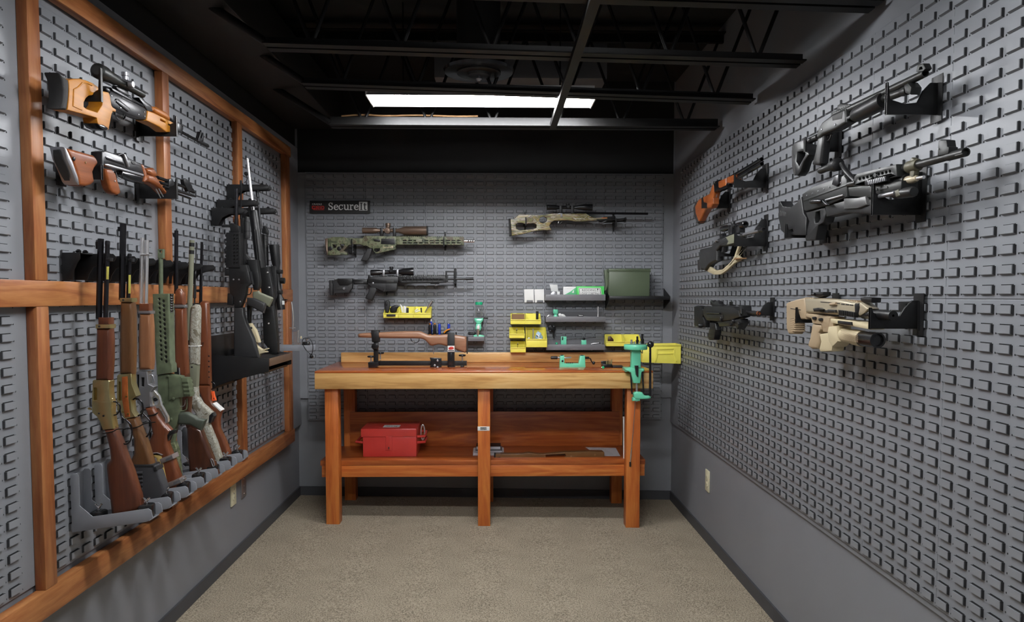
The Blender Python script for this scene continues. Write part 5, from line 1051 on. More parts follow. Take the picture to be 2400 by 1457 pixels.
# 6 bolt rifle
g = RG(6, 'bolt_rifle', 'slim brown bolt action rifle with an orange chamber flag in the long gun row'); g.T = F1
g.tube('barrel', (486, 690), (498, 108), [(0, 15), (1, 12)], 'blued', bore=.5); g.tube('rear_sight', (430, 575), (470, 570), [(0, 4), (.5, 4), (.55, 13), (1, 13)], 'gunmetal', seg=8)
g.slab('forend', [(470, 685), (495, 667), (530, 670), (550, 690), (562, 1000), (572, 1470), (458, 1470), (468, 1000)], .038, 'stockred', .013, res=3)
for p in ((488, 825, -1), (505, 1080, 1)): g.slab('inlay', [(p[0]-12, p[1]-20*p[2]), (p[0]+14, p[1]-20*p[2]), (p[0], p[1]+30*p[2])], .001, 'stockdark', .0002, off=.019)
for y in (745, 800): g.tube('sling_stud', (472 if y == 745 else 556, y), (460 if y == 745 else 570, y), [(0, 6), (.5, 6), (.6, 11), (1, 7)], 'gunmetal', seg=8)
for i in range(5): g.disc('screw', (562, 1190+i*50), 8, .004, 'gunmetal', .012, seg=8)
g.slab('stock', [(408, 190), (534, 190), (535, 200), (540, 330), (570, 380), (655, 450), (625, 540), (630, 640), (690, 760), (742, 895), (748, 940), (665, 980), (600, 780), (530, 580), (480, 400), (410, 250)], .038, 'stockred', .012, T=H1, res=3)
g.wire('trigger_guard', [(400, 135), (440, 160), (478, 200), (462, 252), (405, 272)], 9, 'blued', T=H1); g.slab('trigger_plate', [(392, 130), (440, 125), (448, 158), (400, 170)], .02, 'blued', .002, T=H1); g.slab('grip_spacer', [(560, 378), (572, 372), (657, 448), (645, 460)], .04, 'white', .001, T=H1)
g.wire('bolt_handle', [(535, 150), (580, 160), (597, 200), (565, 225), (540, 235)], 7, 'blued', T=H1); g.slab('chamber_flag', [(550, 252), (575, 250), (585, 300), (600, 345), (556, 352), (560, 310)], .012, 'orange', .002, [[(565, 318), (582, 318), (585, 335), (568, 338)]], T=H1); g.tube('sling_stud_rear', (728, 865), (745, 858), [(0, 5), (.5, 5), (.6, 9), (1, 6)], 'gunmetal', T=H1, seg=8)
# ================================================================== SECOND RACK (black rifles)
I1 = (480, 360, 5.205); J1 = (490, 620, 5.024)
xs = XL+.30; q = hit('X', xs, 630, 840)
YS0, YS1 = q.y, hit('X', xs, 683, 841).y
zt2 = hit('Y', YS0, *P(J1, (695, 1105))).z; zbm = hit('Y', YS0, *P(J1, (702, 1258))).z; zw = hit('Y', YS0, *P(J1, (430, 1365))).z
o = empty('stock_shelf', (XL, (YS0+YS1)/2, zbm), 'black steel stock shelf carrying the group of black rifles', 'rack base')
extrude('end_plate', [[(XL+.010, zt2+.02), (xs, zt2), (xs, zbm), (XL+.13, zw), (XL+.010, zw-.045)]], .004, lambda a, b_, c: Vector((a, YS0+c, b_)), 'black', o, .001)
extrude('end_plate', [[(XL+.010, zt2+.02), (xs, zt2), (xs, zbm), (XL+.13, zw), (XL+.010, zw-.045)]], .004, lambda a, b_, c: Vector((a, YS1+c, b_)), 'black', o, .001)
box('shelf_pad', (XL+.03, xs, YS0+.002, YS1-.002, zt2-.02, zt2-.004), 'polymer', o, .002); box('edge_strip', (xs, xs+.004, YS0, YS1, zt2-.036, zt2), 'mdf', o, .001); box('inner_tray', (XL+.010, xs-.02, YS0+.002, YS1-.002, zbm-.01, zbm), 'black', o)
box('wall_strip', (XL+.009, XL+.012, YS0-.05, YS1, zw-.05, zt2+.10), 'black', o)
ARMS = [((490.6, 487), .165, 'black fixed stock carbine'), ((503, 468), .20, 'carbine with the olive grip'), ((527, 432), .22, 'silver barrelled rifle'), ((548, 487), .21, 'black scoped rifle')]
GY = []
for p, D, nm in ARMS:
    w_ = hit('X', XL, *p); GY.append(w_.y-.02)
    o = empty('barrel_rest', (XL, w_.y, w_.z-.07), 'black barrel rest arm of the '+nm, 'rack arm', 'barrel rests of the black rifle rack')
    for yy in (w_.y, w_.y+.04):
        extrude('arm_plate', [[(.010, w_.z-.08), (.010, w_.z), (D-.01, w_.z), (D, w_.z-.012), (D-.012, w_.z-.026), (.09, w_.z-.03), (.06, w_.z-.045), (.04, w_.z-.08)]], .004, lambda a, b_, c, yy=yy: Vector((XL+a, yy+c, b_)), 'black', o, .0008)
    box('wall_plate', (XL+.009, XL+.012, w_.y, w_.y+.04, w_.z-.08, w_.z), 'black', o)
    for f in (.35, .8): lathe('wing_nut', (XL+D*f, w_.y+.02, w_.z-.004), (XL+D*f, w_.y+.02, w_.z+.010), [(0, .006), (.5, .009), (1, .004)], 'blackgloss', o, 8); 
    box('top_strip', (XL+.012, XL+D-.02, w_.y+.002, w_.y+.038, w_.z-.004, w_.z-.001), 'black', o)
def BG(i, name, label): return Gun(name, label, 'rifle', 'Y', (3.435, 3.50, 3.62, 3.70)[i], (-1.15, (3.435, 3.50, 3.62, 3.70)[i], zt2), None, I1)
g = BG(0, 'carbine', 'black carbine with a fixed dark grey stock on the black stock shelf')
g.tube('barrel', (382, 900), (390, 428), 20, 'blued', bore=.5); g.slab('gas_block', [(300, 870), (315, 845), (355, 850), (420, 885), (420, 960), (310, 962)], .03, 'polymer', .003); g.slab('sling_mount', [(200, 868), (300, 862), (300, 895), (205, 895)], .02, 'polymer', .003)
hs = [rect(350+c*36, 990+i*42, 366+c*36, 1012+i*42) for i in range(9) for c in range(2)]
g.slab('handguard', [(258, 960), (425, 960), (432, 1100), (425, 1392), (255, 1392)], .05, 'polymer', .005, hs); g.slab('handguard_liner', rect(275, 975, 410, 1380), .036, 'ink', .002)
for i in range(8): g.slab('rail_tooth', rect(248, 985+i*50, 262, 1012+i*50), .03, 'charcoal', .001)
g.slab('receiver', [(225, 30), (240, 0), (440, 0), (470, 110), (490, 220), (440, 262), (430, 350), (400, 440), (370, 505), (290, 505), (285, 380), (240, 330)], .036, 'polymer', .005, T=J1); g.slab('side_plate', [(355, 80), (440, 85), (455, 215), (370, 225)], .004, 'black', .001, off=.018, T=J1)
g.slab('magazine', [(462, 80), (486, 78), (515, 235), (490, 232)], .024, 'gunmetal', .003, T=J1); g.slab('rear_sight', [(215, 340), (285, 330), (285, 482), (208, 472)], .03, 'polymer', .004, T=J1); g.slab('charging_handle', [(180, 50), (240, 40), (240, 130), (180, 130)], .03, 'polymer', .004, T=J1)
for p in ((285, 175), (350, 175), (365, 435)): g.disc('pin', p, 10, .003, 'steeldull', .018, T=J1, seg=8)
g.wire('trigger_guard', [(435, 330), (450, 355), (495, 345), (500, 265)], 6, 'gunmetal', T=J1); g.slab('grip', [(440, 385), (520, 392), (655, 455), (660, 480), (636, 572), (520, 512), (440, 475)], .03, 'charcoal', .008, T=J1, res=2)
g.slab('stock', [(288, 505), (400, 502), (408, 590), (440, 690), (520, 870), (578, 1095), (285, 1095)], .036, 'charcoal', .008, T=J1, res=2); g.tube('stock_screw', (300, 490), (300, 470), 12, 'steeldull', T=J1, off=.01, seg=8)
g = BG(1, 'carbine', 'black carbine with weapon light, olive grip and sand coloured stock on the stock shelf')
g.tube('barrel', (440, 800), (442, 325), [(0, 12), (.7, 10), (.71, 14), (1, 14)], 'gunmetal'); lg = g.tube('weapon_light', (518, 1035), (514, 785), [(0, 30), (.12, 36), (.3, 36), (.31, 33), (.36, 33), (.37, 37), (.8, 37), (.83, 30), (1, 30)], 'charcoal', off=.025); g.tube('lens_ring', (514, 785), (514, 770), 26, 'ink', off=.025, par=lg)
g.slab('handguard', [(430, 780), (475, 780), (500, 1400), (430, 1400)], .04, 'polymer', .004); g.slab('foregrip', [(430, 1110), (470, 1180), (560, 1300), (530, 1330), (435, 1345)], .024, 'charcoal', .004, [[(448, 1210), (500, 1300), (450, 1318)]])
g.slab('receiver', [(440, -60), (560, -60), (592, 180), (590, 250), (570, 300), (520, 300), (480, 100)], .036, 'polymer', .004, T=J1); g.slab('magazine', [(540, 20), (565, 20), (590, 178), (570, 175)], .024, 'gunmetal', .003, T=J1)
g.slab('grip', [(508, 320), (575, 308), (592, 328), (730, 383), (745, 400), (700, 497), (670, 482), (600, 428), (508, 396)], .03, 'olive', .008, T=J1, res=2); g.wire('trigger_guard', [(575, 180), (592, 240), (575, 305)], 9, 'olive', T=J1)
g.slab('buffer_tube', [(440, 480), (490, 480), (480, 700), (445, 700)], .03, 'polymer', .006, T=J1)
g.slab('stock', [(448, 692), (490, 690), (512, 730), (545, 770), (592, 915), (572, 922), (542, 902), (562, 960), (620, 1002), (680, 985), (692, 992), (652, 1012), (680, 1032), (600, 1050), (585, 1090), (555, 1090), (535, 960), (485, 780)], .034, 'tanlight', .004, T=J1); g.disc('sling_socket', (495, 745), 14, .002, 'ink', .017, T=J1)
g = BG(2, 'target_rifle', 'rifle with polished silver barrel and black tubular handguard on the stock shelf')
g.tube('barrel', (592, 700), (518, 58), [(0, 20), (1, 15)], 'steel', bore=.5); g.tube('handguard', (690, 1398), (592, 695), [(0, 57), (.02, 60), (.97, 56), (1, 50)], 'polymer', seg=18)
for dx in (-14, 10): g.tube('groove', (660+dx, 1300), (618+dx, 925), 7, 'ink', off=.056, seg=6)
q = g.at((505, 245)); lathe('sight_globe', q-Vector((0, .012, 0)), q+Vector((0, .012, 0)), [(0, .007), (.3, .009), (.7, .009), (1, .007)], 'black', g.o, 12); g.wire('sling', [(505, 255), (520, 300), (505, 345), (480, 350)], 5, 'black')
g.slab('receiver', [(590, 40), (700, 20), (735, 200), (760, 330), (750, 480), (640, 500), (600, 240)], .036, 'polymer', .005, T=J1)
for p in ((685, 92), (705, 268), (700, 692)): g.disc('pin', p, 11, .003, 'steel', .018, T=J1, seg=8)
g.slab('stock', [(622, 505), (752, 478), (772, 600), (805, 900), (808, 1030), (745, 1050), (640, 920), (625, 600)], .04, 'polymer', .006, T=J1); g.slab('stock_foot', [(690, 955), (805, 950), (810, 1040), (740, 1055), (690, 1040)], .034, 'black', .004, T=J1)
g = BG(3, 'scoped_rifle', 'black rifle with a large scope and ribbed handguard at the end of the stock shelf')
g.tube('barrel', (690, 960), (635, 430), [(0, 15), (.8, 13), (.81, 18), (1, 18)], 'gunmetal'); g.slab('front_sight', [(695, 970), (705, 885), (730, 875), (770, 940), (770, 985)], .02, 'polymer', .003)
g.tube('handguard', (742, 1365), (734, 985), sum([[(i/22, 34), ((i+.5)/22, 34), ((i+.51)/22, 40), ((i+.99)/22, 40)] for i in range(22)], []), 'polymer', seg=14)
g.slab('receiver', [(690, 30), (790, 0), (808, 360), (765, 490), (705, 440)], .036, 'polymer', .005, T=J1); g.slab('stock', [(720, 480), (775, 470), (800, 800), (810, 1040), (760, 1050)], .036, 'black', .005, T=J1)
sp = g.tube('scope', P(J1, (850, 530)), P(I1, (846, 1112)), [(0, 9), (.17, 9), (.2, 6), (.5, 6), (.52, 6.5), (.62, 6.5), (.72, 10), (.96, 11.8), (1, 11.8)], 'black', T=PH, seg=18); g.tube('turret', P(J1, (800, 185)), P(J1, (890, 190)), [(0, 6), (.45, 5), (.5, 7), (1, 7)], 'polymer', T=PH, par=sp); g.slab('lens_lever', [(885, 405), (932, 412), (885, 428)], .006, 'black', .001, T=J1, par=sp); g.slab('tag', rect(860, 425, 888, 470), .001, 'white', .0002, off=.03, T=J1, par=sp)
for y in (60, 300): g.slab('scope_ring', rect(780, y, 850, y+45), .034, 'polymer', .004, T=J1)
# lone base tray at the end of the left wall with a small clear tool
Yb3 = hit('X', XL+.30, 733, 806).y; zc = hit('X', XL+.30, 733, 822).z
o = empty('rifle_stand', (XL, Yb3, zc), 'lone grey base arm reaching past the last frame post, black elastic loop at its tip', 'rack base')
box('arm', (XL+.035, XL+.30, Yb3-.0, Yb3+.003, zc, zc+.032), 'greybase', o, .001); box('arm', (XL+.035, XL+.30, Yb3+.06, Yb3+.063, zc, zc+.032), 'greybase', o, .001); box('tray_floor', (XL+.035, XL+.298, Yb3+.003, Yb3+.06, zc, zc+.003), 'greybase', o); box('clamp', (XL+.235, XL+.275, Yb3+.01, Yb3+.05, zc+.003, zc+.05), 'blackgloss', o, .006); box('wall_plate', (XL+.033, XL+.036, Yb3, Yb3+.063, zc, zc+.16), 'greybase', o)
lp = smooth_path([hit('Y', Yb3-.006, *P(M, p)) for p in ((120, 545), (60, 545), (40, 590), (80, 680), (160, 760), (178, 700), (178, 620), (150, 560), (120, 545))], 2); wire3('elastic_loop', lp, .002, 'black', o); q = hit('Y', Yb3-.006, *P(M, (160, 773)))
lathe('loop_ball', q-Vector((0, 0, .011)), q+Vector((0, 0, .011)), [(.5-.5*math.cos(math.pi*k/8), .011*math.sin(math.pi*k/8)) for k in range(9)], 'blackgloss', o, 14)
for s in (-1, 1): wire3('wing_nut', [(XL+.255, Yb3+.03, zc+.05), (XL+.255, Yb3+.03, zc+.058), (XL+.255+s*.009, Yb3+.03, zc+.068)], .003, 'chrome', o)
g = Gun('acrylic_tool', 'clear acrylic block with a slim polished lever on the lone base arm', 'tool', 'Y', Yb3+.03, (hit('Y', Yb3+.03, *P(J1, (1010, 900))).x, Yb3+.03, zc+.003), None, J1)
g.slab('block', rect(975, 790, 1055, 925), .03, 'clear', .002); g.tube('post', (1045, 915), (1048, 770), [(0, 10), (.9, 10), (.91, 14), (1, 14)], 'steel', seg=10); g.wire('lever', [(985, 760), (992, 650), (985, 540), (970, 440)], 9, 'steel'); g.slab('cross_pin', rect(945, 738, 1015, 752), .006, 'steel', .001); g.tube('knob', (1080, 870), (1085, 840), [(0, 10), (.5, 12), (1, 6)], 'tanlight', seg=8); g.slab('base', [(975, 915), (1060, 915), (1080, 960), (975, 965)], .04, 'clear', .002)
# ================================================================== BACK WALL RIFLES
CB = YB-.105
g = Gun('camo_rifle', 'green camouflage rifle with a bronze scope under the sign on the back wall', 'rifle', 'Y', CB, (-.8, CB, 1.66), None, K)
g.slab('butt_pad', [(298, 577), (330, 573), (328, 767), (322, 767), (300, 650)], .036, 'bronze', .004)
g.slab('stock', [(330, 573), (370, 565), (380, 558), (520, 560), (530, 568), (605, 568), (605, 650), (565, 655), (510, 715), (550, 735), (555, 762), (330, 768)], .034, 'camo', .005, [[(382, 645), (430, 645), (425, 680), (390, 690)], [(470, 640), (520, 640), (500, 690), (475, 690)]]); 
for p in ((358, 690), (460, 690)): g.disc('stock_knob', p, 24, .006, 'polymer', .017)
g.wire('stock_hook', [(505, 715), (545, 660), (585, 640)], 6, 'olive', off=.012); g.slab('bag_rider', rnd([(560, 690), (610, 690), (632, 745), (600, 762), (560, 745)], 1), .03, 'black', .005)
g.slab('buffer_tube', [(520, 572), (735, 570), (735, 655), (700, 645), (520, 640)], .030, 'camo', .008)
g.slab('receiver', [(725, 572), (750, 552), (830, 547), (1110, 552), (1115, 650), (1100, 662), (1105, 697), (960, 730), (880, 748), (850, 722), (845, 690), (810, 682), (780, 660), (725, 655)], .034, 'camo', .004, [[(862, 690), (925, 688), (925, 715), (882, 734), (858, 715)]])
g.slab('ejection_port', [(940, 578), (1092, 578), (1095, 646), (935, 640)], .004, 'gunmetal', .001, off=.0165); g.slab('port_slot', rect(945, 582, 1088, 605), .004, 'ink', .0005, off=.018); g.slab('forward_assist', [(850, 580), (925, 590), (925, 612), (860, 605)], .012, 'polymer', .003, off=.018); g.wire('trigger', [(885, 688), (895, 705), (885, 722)], 5, 'polymer')
slabtext(g, K, 'tanlight', 'ink', (958, 686, .262)) if False else None
tx = g.o
def sec(gun, x, y, s, off):
    gun.text('lettering', 'Secure', (x, y), 92*s, 24*s, 'tanlight', off); gun.slab('lettering_box', rect(x+94*s, y-26*s, x+120*s, y+1*s), .0006, 'tanlight', .0001, off=off-.0003); gun.text('lettering', 'It', (x+98*s, y-1*s), 18*s, 21*s, 'ink', off+.0004)
sec(g, 958, 686, .97, .0175)
sl_ = [rect(1185+i*62, y, 1225+i*62, y+11) for i in range(11) for y in (596, 622)]
g.slab('handguard', [(1110, 556), (1880, 561), (1880, 650), (1110, 646)], .040, 'camo', .008, sl_, res=2); g.slab('handguard_liner', rect(1130, 575, 1865, 640), .024, 'ink', .003); g.slab('barrel_nut', rect(1118, 556, 1170, 648), .042, 'camo', .006)
g.slab('top_rail', teeth(745, 556, 1880, 563, 52, 11)+[(1880, 570), (745, 566)], .018, 'camo', .0008)
g.slab('rail_cover', rect(1335, 582, 1405, 618), .006, 'olive', .002, off=.021)
g.tube('barrel', (1870, 606), (2000, 606), [(0, 17), (.3, 17), (.31, 20), (1, 19)], 'steel', bore=.5); 
for x in (1935, 1960, 1985): g.slab('brake_port', [(x-8, 596), (x+6, 596), (x, 615), (x-14, 615)], .004, 'ink', .0005, off=.012)
g.slab('grip', [(778, 690), (832, 686), (828, 730), (815, 762), (800, 790), (782, 832), (705, 826), (740, 760)], .026, 'charcoal', .006, res=2)
sp = g.tube('scope', (725, 485), (1466, 489), [(0, 26), (.005, 33), (.15, 32), (.17, 33), (.22, 30), (.24, 22), (.52, 22), (.56, 24), (.66, 50), (.97, 52), (1, 54)], 'bronze', seg=22); g.tube('turret', (1018, 455), (1018, 404), [(0, 26), (.4, 26), (.45, 31), (1, 30)], 'bronze', par=sp); g.disc('side_turret', (1010, 485), 36, .02, 'bronze', .014, par=sp); g.disc('turret_cap', (1010, 485), 22, .004, 'bronze', .034, par=sp); g.tube('objective_ring', (1458, 489), (1470, 489), 54, 'ink', par=sp, seg=22)
for x in (940, 1085): g.slab('scope_ring', rect(x-15, 452, x+18, 555), .034, 'black', .004)
for x, w in ((607, 'stock of the camouflage rifle'), (1653, 'handguard of the camouflage rifle')): hook('B', P(K, (x, 745 if x < 700 else 665)), w, .14, .095 if x < 700 else .06, .03, .004)
g = Gun('black_rifle', 'black scoped rifle with bulky adjustable stock below the camouflage rifle', 'rifle', 'Y', CB, (-.8, CB, 1.39), None, K)
g.slab('butt_plate', [(343, 1052), (380, 1050), (378, 1085), (388, 1095), (385, 1222), (350, 1217), (345, 1120)], .036, 'charcoal', .004)
g.slab('stock', [(390, 1052), (440, 1035), (612, 1035), (612, 1140), (590, 1165), (572, 1195), (412, 1202), (410, 1220), (395, 1220), (388, 1150)], .036, 'charcoal', .006); g.slab('cheek_piece', [(440, 1030), (612, 1032), (610, 1085), (560, 1115), (465, 1112), (435, 1065)], .042, 'polymer', .005); g.slab('stock_slot', [(435, 1135), (560, 1135), (565, 1155), (430, 1158)], .002, 'ink', .0005, off=.018); g.disc('adjuster', (515, 1145), 16, .008, 'steeldull', .018)
g.slab('buffer_tube', [(612, 1042), (782, 1040), (782, 1096), (622, 1100)], .03, 'polymer', .010); g.slab('tube_panel', rect(640, 1072, 735, 1090), .002, 'charcoal', .0004, off=.0155)
g.slab('upper_receiver', [(780, 1036), (800, 1008), (830, 1015), (1135, 1012), (1135, 1088), (790, 1088)], .034, 'polymer', .005); g.slab('lower_receiver', [(780, 1086), (1122, 1086), (1117, 1168), (965, 1182), (890, 1145), (830, 1132), (800, 1100)], .032, 'charcoal', .004)
g.slab('magazine_well', [(988, 1090), (1115, 1090), (1115, 1160), (990, 1166)], .036, 'charcoal', .003); g.slab('rear_sight', [(785, 1020), (795, 990), (812, 1000), (850, 1040), (790, 1050)], .02, 'gunmetal', .002); g.wire('trigger_guard', [(885, 1145), (900, 1172), (970, 1178), (975, 1160)], 5, 'gunmetal'); g.wire('trigger', [(920, 1140), (930, 1155), (920, 1168)], 4, 'gunmetal')
g.slab('ejection_port', rect(1000, 1052, 1080, 1078), .003, 'ink', .0005, off=.0165); g.disc('pin', (845, 1085), 12, .004, 'steeldull', .017, seg=8)
g.slab('grip', [(805, 1132), (870, 1118), (888, 1160), (832, 1288), (755, 1257), (790, 1190)], .028, 'charcoal', .007, res=2)
g.slab('handguard', [(1135, 1012), (1640, 1003), (1680, 1005), (1680, 1078), (1500, 1085), (1170, 1088), (1135, 1062)], .044, 'polymer', .005, [rect(1180+i*60, 1046, 1222+i*60, 1062) for i in range(8)]); g.slab('handguard_liner', rect(1160, 1030, 1660, 1075), .03, 'ink', .002)
g.slab('top_rail', teeth(840, 1014, 1640, 1006, 36, 12)+[(1640, 1022), (840, 1024)], .02, 'parker', .0008)
for i in range(12): g.slab('side_rail_tooth', rect(1190+i*38, 1020, 1210+i*38, 1042), .006, 'gunmetal', .001, off=.024)
g.slab('lower_rail', teeth(1480, 1092, 1600, 1088, 8, -8)[::-1]+[(1480, 1080), (1600, 1078)], .02, 'polymer', .0008) if False else g.slab('lower_rail', rect(1500, 1080, 1600, 1094), .02, 'polymer', .001)
g.tube('stud', (1556, 1094), (1556, 1114), [(0, 5), (.4, 5), (.5, 9), (1, 6)], 'steel', seg=8); g.slab('gas_block', [(1640, 992), (1700, 995), (1695, 1072), (1640, 1076)], .03, 'charcoal', .004)
g.tube('barrel', (1690, 1040), (1990, 1034), [(0, 13), (.7, 12), (.71, 16), (1, 16)], 'gunmetal', bore=.5)
sp = g.tube('scope', (820, 966), (1310, 952), [(0, 28), (.01, 34), (.2, 32), (.24, 24), (.62, 23), (.78, 40), (.98, 46), (1, 44)], 'blackgloss', seg=20); g.tube('turret', (1056, 935), (1056, 897), [(0, 20), (.4, 20), (.45, 24), (1, 23)], 'gunmetal', par=sp); g.disc('side_turret', (1050, 942), 22, .016, 'gunmetal', .01, par=sp)
for x in (965, 1122): g.slab('scope_ring', rect(x-13, 930, x+13, 1010), .032, 'steeldull', .004)
for x, w in ((1775, 'barrel of the black scoped rifle'), (968, 'receiver of the black scoped rifle')): hook('B', P(K, (x, 1088 if x > 1000 else 1182)), w, .14, .1 if x > 1000 else .02, .02, .004)
q = Gun('sight_frame', 'open black hook frame around the barrel of the black scoped rifle', 'hook', 'Y', CB-.02, (hit('Y', CB-.02, *P(K, (1728, 1080))).x, CB, hit('Y', CB-.02, *P(K, (1728, 1080))).z), None, K); q.slab('frame', [(1670, 945), (1786, 945), (1786, 1086), (1764, 1086), (1764, 962), (1686, 962), (1686, 1025), (1670, 1025)], .006, 'black', .001); q.slab('stem', rect(1766, 1075, 1784, 1090), .16, 'black', .001, off=-.055)
# thumbhole rifle
g = Gun('thumbhole_rifle', 'scoped bolt rifle with swirled laminate thumbhole stock and folded bipod', 'rifle', 'Y', CB, (.25, CB, 1.72), None, L_)
g.slab('butt_pad', [(205, 350), (226, 350), (237, 545), (213, 549)], .036, 'rubber', .004)
g.slab('stock', [(225, 350), (270, 350), (300, 320), (322, 300), (440, 305), (560, 310), (640, 300), (700, 290), (820, 294), (1090, 292), (1130, 322), (1180, 342), (1330, 333), (1330, 352), (1180, 370), (980, 382), (880, 366), (720, 372), (690, 395), (668, 430), (692, 482), (560, 482), (490, 492), (360, 525), (240, 545)], .040, 'laminate', .010, [[(285, 415), (310, 398), (360, 400), (400, 412), (490, 400), (522, 418), (522, 455), (480, 470), (330, 482), (292, 462)], [(550, 370), (568, 332), (605, 322), (642, 345), (640, 380), (600, 405), (562, 392)]], res=3)
g.slab('receiver', [(680, 292), (720, 284), (960, 272), (1110, 280), (1110, 294), (700, 300)], .026, 'blued', .004); g.slab('bolt_handle', [(770, 290), (818, 290), (818, 332), (796, 332), (796, 302), (770, 302)], .014, 'steeldull', .003, off=.02); g.tube('barrel', (950, 286), (1790, 295), [(0, 15), (.3, 13), (1, 13)], 'blued', bore=.5)
g.wire('trigger_guard', [(732, 374), (742, 402), (790, 408), (808, 395), (810, 372)], 5, 'blackgloss'); g.wire('trigger', [(768, 374), (775, 390), (768, 400)], 6, 'steel')
g.slab('forend_panel', rnd([(945, 350), (1000, 335), (1130, 350), (1110, 362), (975, 375)], 1), .004, 'laminate', .001, off=.02); g.slab('forend_slot', rect(1265, 340, 1328, 346), .002, 'orange', .0004, off=.0205)
sp = g.tube('scope', (637, 222), (1158, 222), [(0, 26), (.01, 31), (.2, 28), (.26, 20), (.62, 19), (.82, 36), (.99, 39), (1, 36)], 'blackgloss', seg=18); g.tube('turret', (880, 208), (880, 180), [(0, 16), (.4, 16), (.5, 19), (1, 18)], 'black', par=sp); g.disc('side_turret', (882, 215), 18, .016, 'black', .01, par=sp)
for x in (800, 935): g.slab('scope_mount', [(x-15, 200), (x+15, 200), (x+18, 288), (x-18, 288)], .03, 'black', .003)
bi = g.slab('bipod_base', [(1200, 362), (1290, 330), (1420, 322), (1425, 345), (1400, 372), (1250, 385)], .03, 'polymer', .004); g.tube('bipod_leg', (1210, 372), (1545, 352), [(0, 12), (.6, 12), (.61, 9), (.92, 9), (.93, 15), (1, 15)], 'polymer', off=.018, seg=10); g.tube('bipod_leg', (1230, 392), (1540, 378), [(0, 12), (.6, 12), (.61, 9), (.92, 9), (.93, 15), (1, 15)], 'polymer', off=-.012, seg=10); g.wire('bipod_spring', [(1215, 378), (1250, 405), (1320, 372)], 4, 'steeldull', off=.02)
for x, y, w in ((400, 428, 'buttstock of the laminate thumbhole rifle'), (1430, 440, 'bipod of the laminate thumbhole rifle')): hook('B', P(L_, (x, y)), w, .14, .055, .03, .004)
# ================================================================== RIGHT WALL GUNS
Q1 = (1800, 120, 3.168); R1 = (1600, 340, 2.912); V1 = (1600, 660, 4.)
CR = XR-.105
g = Gun('pump_shotgun', 'black pump shotgun with collapsible stock and ghost ring sight, uppermost on the right wall', 'shotgun', 'X', CR, (CR, 2.5, 1.85), None, Q1)
g.tube('barrel', (560, 455), (1168, 163), [(0, 30), (1, 29)], 'parker', seg=20, bore=.78); g.tube('magazine_tube', (850, 358), (1040, 288), [(0, 30), (.8, 28), (.82, 34), (1, 34)], 'parker', seg=16)
g.tube('forend', (645, 480), (866, 362), [(0, 40), (.08, 54), (.5, 60), (.9, 66), (1, 60)], 'polymer', seg=18); g.slab('action_bar', [(565, 495), (662, 445), (668, 468), (570, 518)], .03, 'gunmetal', .003)
g.slab('receiver', [(355, 635), (370, 580), (400, 525), (470, 472), (572, 425), (578, 530), (500, 580), (400, 622), (365, 650)], .036, 'parker', .007, res=2); g.slab('ejection_port', [(475, 482), (552, 452), (546, 500), (480, 515)], .003, 'ink', .0005, off=.0175); g.slab('top_rail', teeth(465, 466, 612, 398, 10, 8)+[(612, 412), (468, 480)], .02, 'polymer', .001); g.slab('rear_sight', [(508, 440), (515, 400), (540, 385), (555, 392), (600, 392), (606, 408)], .018, 'polymer', .002)
for p in ((395, 582), (495, 545)): g.disc('pin', p, 9, .002, 'steeldull', .018, seg=8)
g.wire('trigger_guard', [(418, 620), (430, 668), (460, 660), (480, 585)], 6, 'polymer'); g.slab('guard_base', [(400, 618), (500, 575), (500, 590), (405, 632)], .02, 'polymer', .002); g.wire('trigger', [(440, 610), (450, 640)], 5, 'polymer', sm=0)
g.slab('grip', [(365, 642), (410, 624), (402, 700), (388, 832), (375, 850), (322, 842), (350, 740)], .030, 'polymer', .008, res=2); g.tube('buffer_tube', (200, 715), (375, 635), [(0, 24), (1, 24)], 'polymer')
g.slab('stock', [(185, 690), (205, 675), (262, 655), (270, 705), (290, 735), (302, 768), (262, 822), (240, 892), (216, 926), (190, 920), (175, 850), (175, 740)], .034, 'polymer', .006, [[(215, 750), (262, 742), (275, 765), (228, 850), (208, 815)]]); g.slab('butt_pad', [(172, 740), (184, 690), (192, 800), (205, 915), (190, 922), (174, 850)], .036, 'rubber', .004)
g.slab('front_sight', [(1098, 152), (1112, 95), (1150, 90), (1168, 128), (1150, 148)], .018, 'parker', .002, [[(1118, 140), (1125, 118), (1142, 114), (1148, 132)]]); g.slab('barrel_clamp', [(1005, 252), (1036, 232), (1062, 268), (1052, 322), (1015, 312)], .03, 'parker', .004)
hook('R', P(Q1, (872, 470)), 'forend of the pump shotgun', .15, .085, .04); hook('R', P(Q1, (268, 745)), 'stock of the pump shotgun', .13, .05, .03)
g = Gun('machine_gun', 'large dark grey machine gun with carry handle and ribbed top on the right wall', 'machine gun', 'X', CR-.005, (CR, 2.4, 1.5), None, Q1)
g.slab('stock', [(75, 1140), (90, 1113), (110, 1150), (170, 1157), (215, 1120), (245, 1080), (262, 1200), (282, 1232), (276, 1365), (130, 1365), (95, 1330), (80, 1250)], .045, 'polymer', .012, [[(150, 1328), (180, 1318), (186, 1338), (160, 1345)]], res=3)
for i in range(5): g.slab('stock_rib', [(86+i*10, 1185+i*2), (92+i*10, 1185+i*2), (94+i*10, 1225), (88+i*10, 1225)], .002, 'ink', .0004, off=.0225)
g.slab('receiver', [(250, 1060), (330, 1012), (450, 962), (560, 920), (582, 950), (582, 1082), (440, 1142), (280, 1187), (265, 1180), (255, 1100)], .05, 'parker', .004); g.slab('receiver_rail', [(262, 1100), (580, 985), (580, 1000), (262, 1116)], .054, 'parker', .002)
for i in range(7): g.disc('rivet', (285+i*42, 1072-i*16), 6, .002, 'steeldull', .025, seg=8)
